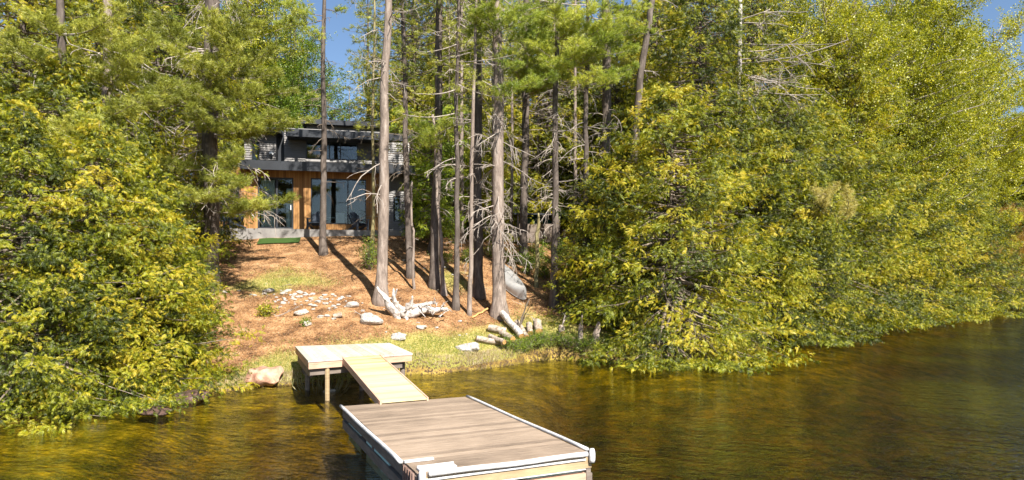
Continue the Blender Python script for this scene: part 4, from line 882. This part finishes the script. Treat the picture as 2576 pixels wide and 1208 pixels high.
# ------------------------------------------------------------------ driftwood root, logs, sticks
def wobble(rs, a, b, n=6, j=.05):
    a = np.array(a, float); b = np.array(b, float); L = np.linalg.norm(b-a); return [a+(b-a)*q+(rs.normal(size=3)*j*L if 0 < q < 1 else 0) for q in np.linspace(0, 1, n)]
db = G(1012, 800); t = thing('driftwood_root', 'bleached white driftwood log with upturned roots on the slope', 'driftwood', db)
rs = np.random.RandomState(77); pm = db.y/FPX
def dp(px, py, dy=0): v = P(px, py, db.y+dy)-db; return np.array(v)
g = Geo(); g.tube(wobble(rs, dp(1005, 786), dp(1125, 778, .5), 8, .02), [.2, .22, .17, .15, .13, .12, .1, .06], 10, 0, jit=.22, rs=rs)
g.tube(wobble(rs, dp(1020, 770), dp(1100, 765, .4), 7, .03), [.12, .13, .1, .09, .07, .05, .03], 8, 0, jit=.25, rs=rs)
part('trunk', g, ['driftwood'], t, True)
for (ax_, ay_, mx_, my_, ex, ey, r) in ((1003, 800, 972, 752, 948, 722, .13), (1012, 785, 992, 760, 990, 726, .10), (992, 745, 996, 735, 999, 727, .05), (1018, 785, 1035, 765, 1037, 745, .09), (1006, 790, 980, 765, 965, 748, .12), (1020, 795, 1024, 805, 1022, 812, .08), (1000, 795, 1003, 806, 998, 812, .1)):
    g = Geo(); pts = wobble(rs, dp(ax_, ay_), dp(mx_, my_, -.1), 4, .04)+wobble(rs, dp(mx_, my_, -.1), dp(ex, ey, -.2), 4, .04)[1:]
    g.tube(pts, np.linspace(r*1.25, r*.35, len(pts)), 8, 0, jit=.25, rs=rs); part('root', g, ['driftwood'], t, True)
for k in range(13):
    a = dp(1045+85*rs.rand(), 782-14*rs.rand(), .2*rs.rand()); g = Geo(); az = rs.uniform(-1, 1)
    dead_branch(g, rs, a, (az*1.0, -rs.rand()*.9, rs.uniform(-.5, .7)), rs.uniform(.2, .42), .028, 0, 2, .4, 1); part('twig', g, ['driftwood'], t)
def log(a, b, r, label, bark='log_bark', group=None, name='log'):
    a = Vector(a); b = Vector(b); r *= .78; t = thing(name, label, 'log', a, 0, group); v = np.array(b-a)
    g = Geo(); g.tube(wobble(rs, (0, 0, 0), v, 6, .012), r, 12, 0, jit=.13, rs=rs, cap=False); part('bark', g, [bark], t, True)
    for e, dd in ((np.zeros(3), -1), (v, 1)):
        d = unit(v)*dd; g = Geo(); g.tube([e-d*.01, e+d*.004], [r*.93, r*.92], 12, 0); part('cut_end', g, ['cut_wood'], t)
def gl_(px, py, h): p = G(px, py); return Vector((p.x, p.y, p.z+h))
log(gl_(1198, 862, .14), gl_(1262, 872, .12), .13, 'pale log lying lowest at the front left of the log pile')
log(gl_(1232, 858, .16), gl_(1262, 868, .14)+Vector((0.1, -.5, 0)), .11, 'short log pointing at the camera with a round orange cut end')
log(gl_(1262, 852, .2), gl_(1290, 864, .18)+Vector((0, -.4, 0)), .14, 'log with a broad tan cut end in the middle of the pile')
log(gl_(1263, 812, .35), gl_(1312, 858, .16), .15, 'white peeled log leaning down towards the shore', 'driftwood')
log(gl_(1300, 828, .25), gl_(1325, 862, .17), .14, 'brown log end resting beside the leaning white log')
log(gl_(1330, 830, .2), gl_(1334, 852, .17), .14, 'short log with a round face right of the leaning white log')
log(gl_(1352, 825, .2), gl_(1356, 850, .18), .20, 'thick round with an orange cut face at the right of the pile')
log(gl_(1412, 838, .2), gl_(1415, 852, .16), .15, 'separate short round half in shade, farthest right of the pile')
log(gl_(1228, 835, .15), gl_(1272, 845, .15), .17, 'dark brown stump chunk at the back of the log pile')
def stick(p, d, L, r, label, name='branch', mat='dead_twig', forks=2, group=None, droop=.1, curl=0):
    t = thing(name, label, 'branch', p, 0, group); g = Geo(); dead_branch(g, rs, (0, 0, -.03), d, L, r, 0, forks, droop, 1, curl); part('wood', g, [mat], t)
a = G(1187, 803); log(a+Vector((0, 0, .05)), G(1228, 783)+Vector((0, 0, .1)), .045, 'short tan stick lying left of the biggest grey trunk', 'cut_wood')
stick(G(1295, 838), (.25, 0, 1), 1.4, .05, 'curved brown branch standing up from the log pile', mat='brown_twig', curl=.2); stick(G(1300, 835), (.55, 0, 1), 1.25, .03, 'thinner brown branch beside the curved one in the log pile', mat='brown_twig')
stick(G(1405, 835), (.35, 0, 1), .9, .035, 'pale forked stick standing by the farthest right log round'); stick(G(1352, 830), (-.2, 0, 1), .6, .03, 'pale twig stub above the thick orange-faced round')
stick(G(765, 790), (1, -.1, .05), 1.1, .03, 'bare stick lying on the slope left of the broad flat rock'); stick(G(690, 795), (1, -.3, .05), 1.0, .025, 'bare stick beside the yellow-green seedling on the slope')
log(G(838, 800)+Vector((0, 0, .05)), G(860, 800)+Vector((0, 0, .12)), .11, 'weathered brown stump stub on the slope between the stones', 'log_bark', None, 'stump')
stick(G(935, 800), (-.6, .3, .1), .8, .02, 'thin twig lying in front of the broad flat white rock')

for k in range(16):
    px = random.uniform(620, 1430); py = random.uniform(690, 810)
    if 740 < px < 905 and py > 790: continue
    stick(G(px, py)+Vector((0, 0, .03)), (random.uniform(-1, 1), random.uniform(-.3, .3), .06), random.uniform(.4, 1.0), .014, 'thin fallen twig lying on the needle-covered slope', mat=random.choice(('dead_twig', 'brown_twig')), group='fallen twigs on the slope')
# ------------------------------------------------------------------ canoe
ca = G(1318, 757); cb = G(1262, 690); dv = Vector((cb.x-ca.x, cb.y-ca.y)).normalized(); Lc = 3.9
cbx = ca.x+dv.x*Lc; cby = ca.y+dv.y*Lc; zb_ = gz(cbx, cby)
t = thing('canoe', 'silver aluminium canoe lying upside down behind the biggest grey trunk', 'canoe', (ca.x, ca.y, gz(ca.x, ca.y)+.04)); slope_ = (zb_-gz(ca.x, ca.y))/Lc
t.rotation_euler = (math.atan(slope_), 0, math.atan2(dv.y, dv.x)-pi/2)
g = Geo(); n, m_ = 25, 13; V = []
for i_ in range(n):
    u = i_/(n-1); w = .46*math.sin(pi*min(max(u, .0), 1))**.55+.004; dpth = .33+.14*abs(2*u-1)**4; 
    rise = .16*abs(2*u-1)**5
    for j_ in range(m_):
        a = pi*j_/(m_-1); x = w*(abs(cos(a))**.75)*(1 if cos(a) > 0 else -1); z = dpth*(sin(a)**.6) if 0 < j_ < m_-1 else 0
        y = u*Lc; y += (.16*(1-2*u)*(abs(2*u-1)**6))*(z/dpth)*(1) ; V.append((x, y, z-rise*(0 if 0 < j_ < m_-1 else 0)+0))
F = [(i_*m_+j_, i_*m_+j_+1, (i_+1)*m_+j_+1, (i_+1)*m_+j_) for i_ in range(n-1) for j_ in range(m_-1)]
g.add(V, F); part('hull', g, ['aluminium'], t, True)
for s in (0, m_-1):
    g = Geo(); g.tube([V[i_*m_+s] for i_ in range(n)], .016, 6, 0); part('gunwale', g, ['aluminium'], t)
g = Geo(); g.tube([(0, .3+4*q, V[12*m_+6][2]+.004-.0*q) for q in np.linspace(0, 1, 8)], .012, 5, 0); part('keel', g, ['aluminium'], t)

# ------------------------------------------------------------------ woodshed at the back
p = at(1400, 36.5); t = thing('lean_to', 'low dark open shelter with a teal tarp behind the trunks on the right', 'shelter', p, .1)
g = Geo(); g.hexa([(-2.4, -.9, 1.45), (2.1, -.9, 1.45), (2.1, 1, 1.65), (-2.4, 1, 1.65)], [(-2.4, -.9, 1.53), (2.1, -.9, 1.53), (2.1, 1, 1.73), (-2.4, 1, 1.73)]); part('roof', g, ['dark_trim'], t)
for x in (-2.2, 0, 1.9):
    for y in (-.75, .85): g = Geo(); g.box(x-.05, x+.05, y-.05, y+.05, -.4, 1.46 if y < 0 else 1.6); part('post', g, ['old_timber'], t)
g = Geo(); g.box(-2.1, -.3, -.5, .5, 0, 1.0); g.box(.3, 1.7, -.5, .5, 0, .7); part('wood_stack', g, ['old_timber'], t)
g = Geo(); g.tube([(-2.2+1.9*q, -.1, 1.02+.12*math.sin(q*3)) for q in np.linspace(0, 1, 8)], [.2, .35, .42, .45, .44, .4, .3, .15], 8, 0, jit=.1, rs=rs); part('tarp', g, ['tarp'], t)

# ------------------------------------------------------------------ small plants and grass
def plant(px, py, h, n, label, leaf='green_leaf', group=None, spread=.35, name='shrub', size=.12, p=None, cat='shrub'):
    p = p or G(px, py); r = np.random.RandomState(int(px*7+py)); t = thing(name, label, cat, p, 0, group); g = Geo(); PO, FW = [], []
    for k in range(n):
        az = r.uniform(0, 2*pi); e = np.array([cos(az)*spread*r.rand(), sin(az)*spread*r.rand(), h*r.uniform(.6, 1)]); g.tube([(0, 0, -.05), e*.5+r.normal(size=3)*.03, e], [.008, .006, .003], 4, 1, cap=False)
        c = 9; u = r.uniform(.3, 1.05, c); PO.append(e*u[:, None]+r.normal(size=(c, 3))*.06*(1+h)); FW.append(r.normal(size=(c, 3)))
    PO = np.concatenate(PO); scatter(g, LEA, PO, np.concatenate(FW), r.normal(size=PO.shape), r.uniform(.7, 1.2, len(PO))*size, r.rand(len(PO)), r); part('foliage', g, [leaf, 'brown_twig'], t)
plant(668, 795, .35, 14, 'yellow-green seedling clump in the stony patch', 'young_leaf', spread=.3)
plant(932, 680, 1.3, 40, 'leafy green sapling on the slope left of the tall pale trunk', spread=.6)
plant(770, 818, .15, 6, 'tiny green tuft beside the lowest white rock', spread=.12)
for k, (px, py, h, n) in enumerate(((1330, 690, 1.0, 40), (1290, 668, .8, 30), (1370, 700, .9, 36), (1430, 740, .6, 28), (1440, 700, 1.0, 36), (1180, 660, .6, 26), (1120, 660, .5, 20), (1350, 660, 1.1, 36), (1415, 665, 1.2, 40), (1480, 720, 1.0, 36), (1240, 650, .8, 30), (1500, 680, 1.3, 40))):
    plant(px, py, h, n, 'low green bush on the shaded slope among the trunks', 'green_leaf', 'bushes among the trunks', spread=.7, size=.13)
for k, (px, py) in enumerate(((1385, 870), (1430, 872), (1480, 878), (1350, 862), (1410, 885), (1460, 890), (1530, 885), (1330, 880), (1300, 885), (1275, 878), (1360, 875), (1320, 895), (1345, 890))):
    plant(px, py, .4, 26, 'leafy plant on the bank right of the log pile', 'green_leaf', 'plants on the bank right of the log pile', spread=.4, size=.075)
# stems in front of the platform
p = Vector((-5.0, 16.6, -.1)); p = Vector(atz(815, 985, -.05)); t = thing('water_shrub', 'thin upright green-tipped stems growing from the water in front of the platform', 'shrub', p); g = Geo(); r = np.random.RandomState(8)
for k in range(34):
    x0 = r.uniform(-.5, .45); b = np.array([x0, r.uniform(-.2, .35), -.1]); lean = x0*.7+r.normal()*.12; h = r.uniform(.3, .62)
    pts = [b, b+np.array([lean*.5, 0, .12]), b+np.array([lean*.9, 0, h*.6]), b+np.array([lean*.9+r.normal()*.03, 0, h])]; g.tube(pts, [.009, .008, .006, .005], 4, 1, cap=False)
    c = 5; u = np.linspace(.5, 1, c); scatter(g, LEA, np.array(pts[2])+(np.array(pts[3])-np.array(pts[2]))*(u[:, None]*1.6-.6), r.normal(size=(c, 3))+[0, 0, 1.5], r.normal(size=(c, 3)), np.full(c, .035), r.rand(c), r)
part('stems', g, ['green_leaf', 'mossy_bark'], t)
# a root-ball snag at the foot of the right cedars
p = G(1500, 862); t = thing('root_stump', 'grey rotting stump under the left edge of the right cedars', 'stump', p); g = Geo(); g.tube([(0, 0, -.3), (0, 0, .3), (.05, 0, .5), (.1, 0, .75)], [.2, .13, .1, .06], 10, 0, jit=.35, rs=rs)
g.tube([(-.6, -.1, -.3), (-.55, 0, .5), (-.5, 0, 1.0)], [.12, .08, .02], 8, 0, jit=.2, rs=rs); part('wood', g, ['pale_bark'], t)
def blades(name, label, N_, fn, mat, hgt, w, seed):
    r = np.random.RandomState(seed); x = []; y = []
    while len(x) < N_:
        a = r.uniform(-15, 9, 40000); b = r.uniform(13, 33, 40000); pr = fn(a, b); k = r.rand(40000) < pr; x += list(a[k]); y += list(b[k])
    x = np.array(x[:N_]); y = np.array(y[:N_]); z = height(x, y); h = hgt*r.uniform(.4, 1.2, N_); az = r.uniform(0, 2*pi, N_); ln = r.normal(size=(N_, 2))*.5
    b0 = np.stack([x-np.cos(az)*w, y-np.sin(az)*w, z-.01], -1); b1_ = np.stack([x+np.cos(az)*w, y+np.sin(az)*w, z-.01], -1); tp = np.stack([x+ln[:, 0]*h, y+ln[:, 1]*h, z+h], -1)
    g = Geo(); g.add(np.stack([b0, b1_, tp], 1).reshape(-1, 3), np.arange(3*N_).reshape(-1, 3), 0, r.rand(N_)); tag(link(name, g.mesh(name, [mat])), label, 'grass', None, 'stuff')
def gprob(x, y):
    d = shore_d(x, y); return np.clip(gmask(x, y)-.25, 0, 1)*(d > .05)*(0.3+.7*(vnoise(x, y, 3.1, 40) > -.1))
blades('grass', 'patchy green grass along the shore and on the slope', 30000, gprob, 'grass_blade', .085, .008, 3)
def dprob(x, y):
    d = shore_d(x, y); return ((d > -.02) & (d < .35) & (x > -8) & (x < 3)).astype(float)*(.4+.6*(vnoise(x, y, 2.2, 44) > 0))
blades('dry_grass', 'dry tan grass hanging over the edge of the bank', 7000, dprob, 'dry_grass', .13, .006, 4)
def lprob(x, y): return (shore_d(x, y) > 1.0).astype(float)*.6
blades('needle_litter', 'fallen pine needles and bits of bark covering the slope', 26000, lprob, 'dry_grass', .03, .010, 5)
MATS['bark_bits'] = plainmat('bark_bits', (.03, .02, .013), (.12, .07, .04), 3, .9)
blades('bark_litter', 'dark bits of bark and cones strewn over the slope', 26000, lprob, 'bark_bits', .035, .016, 6)
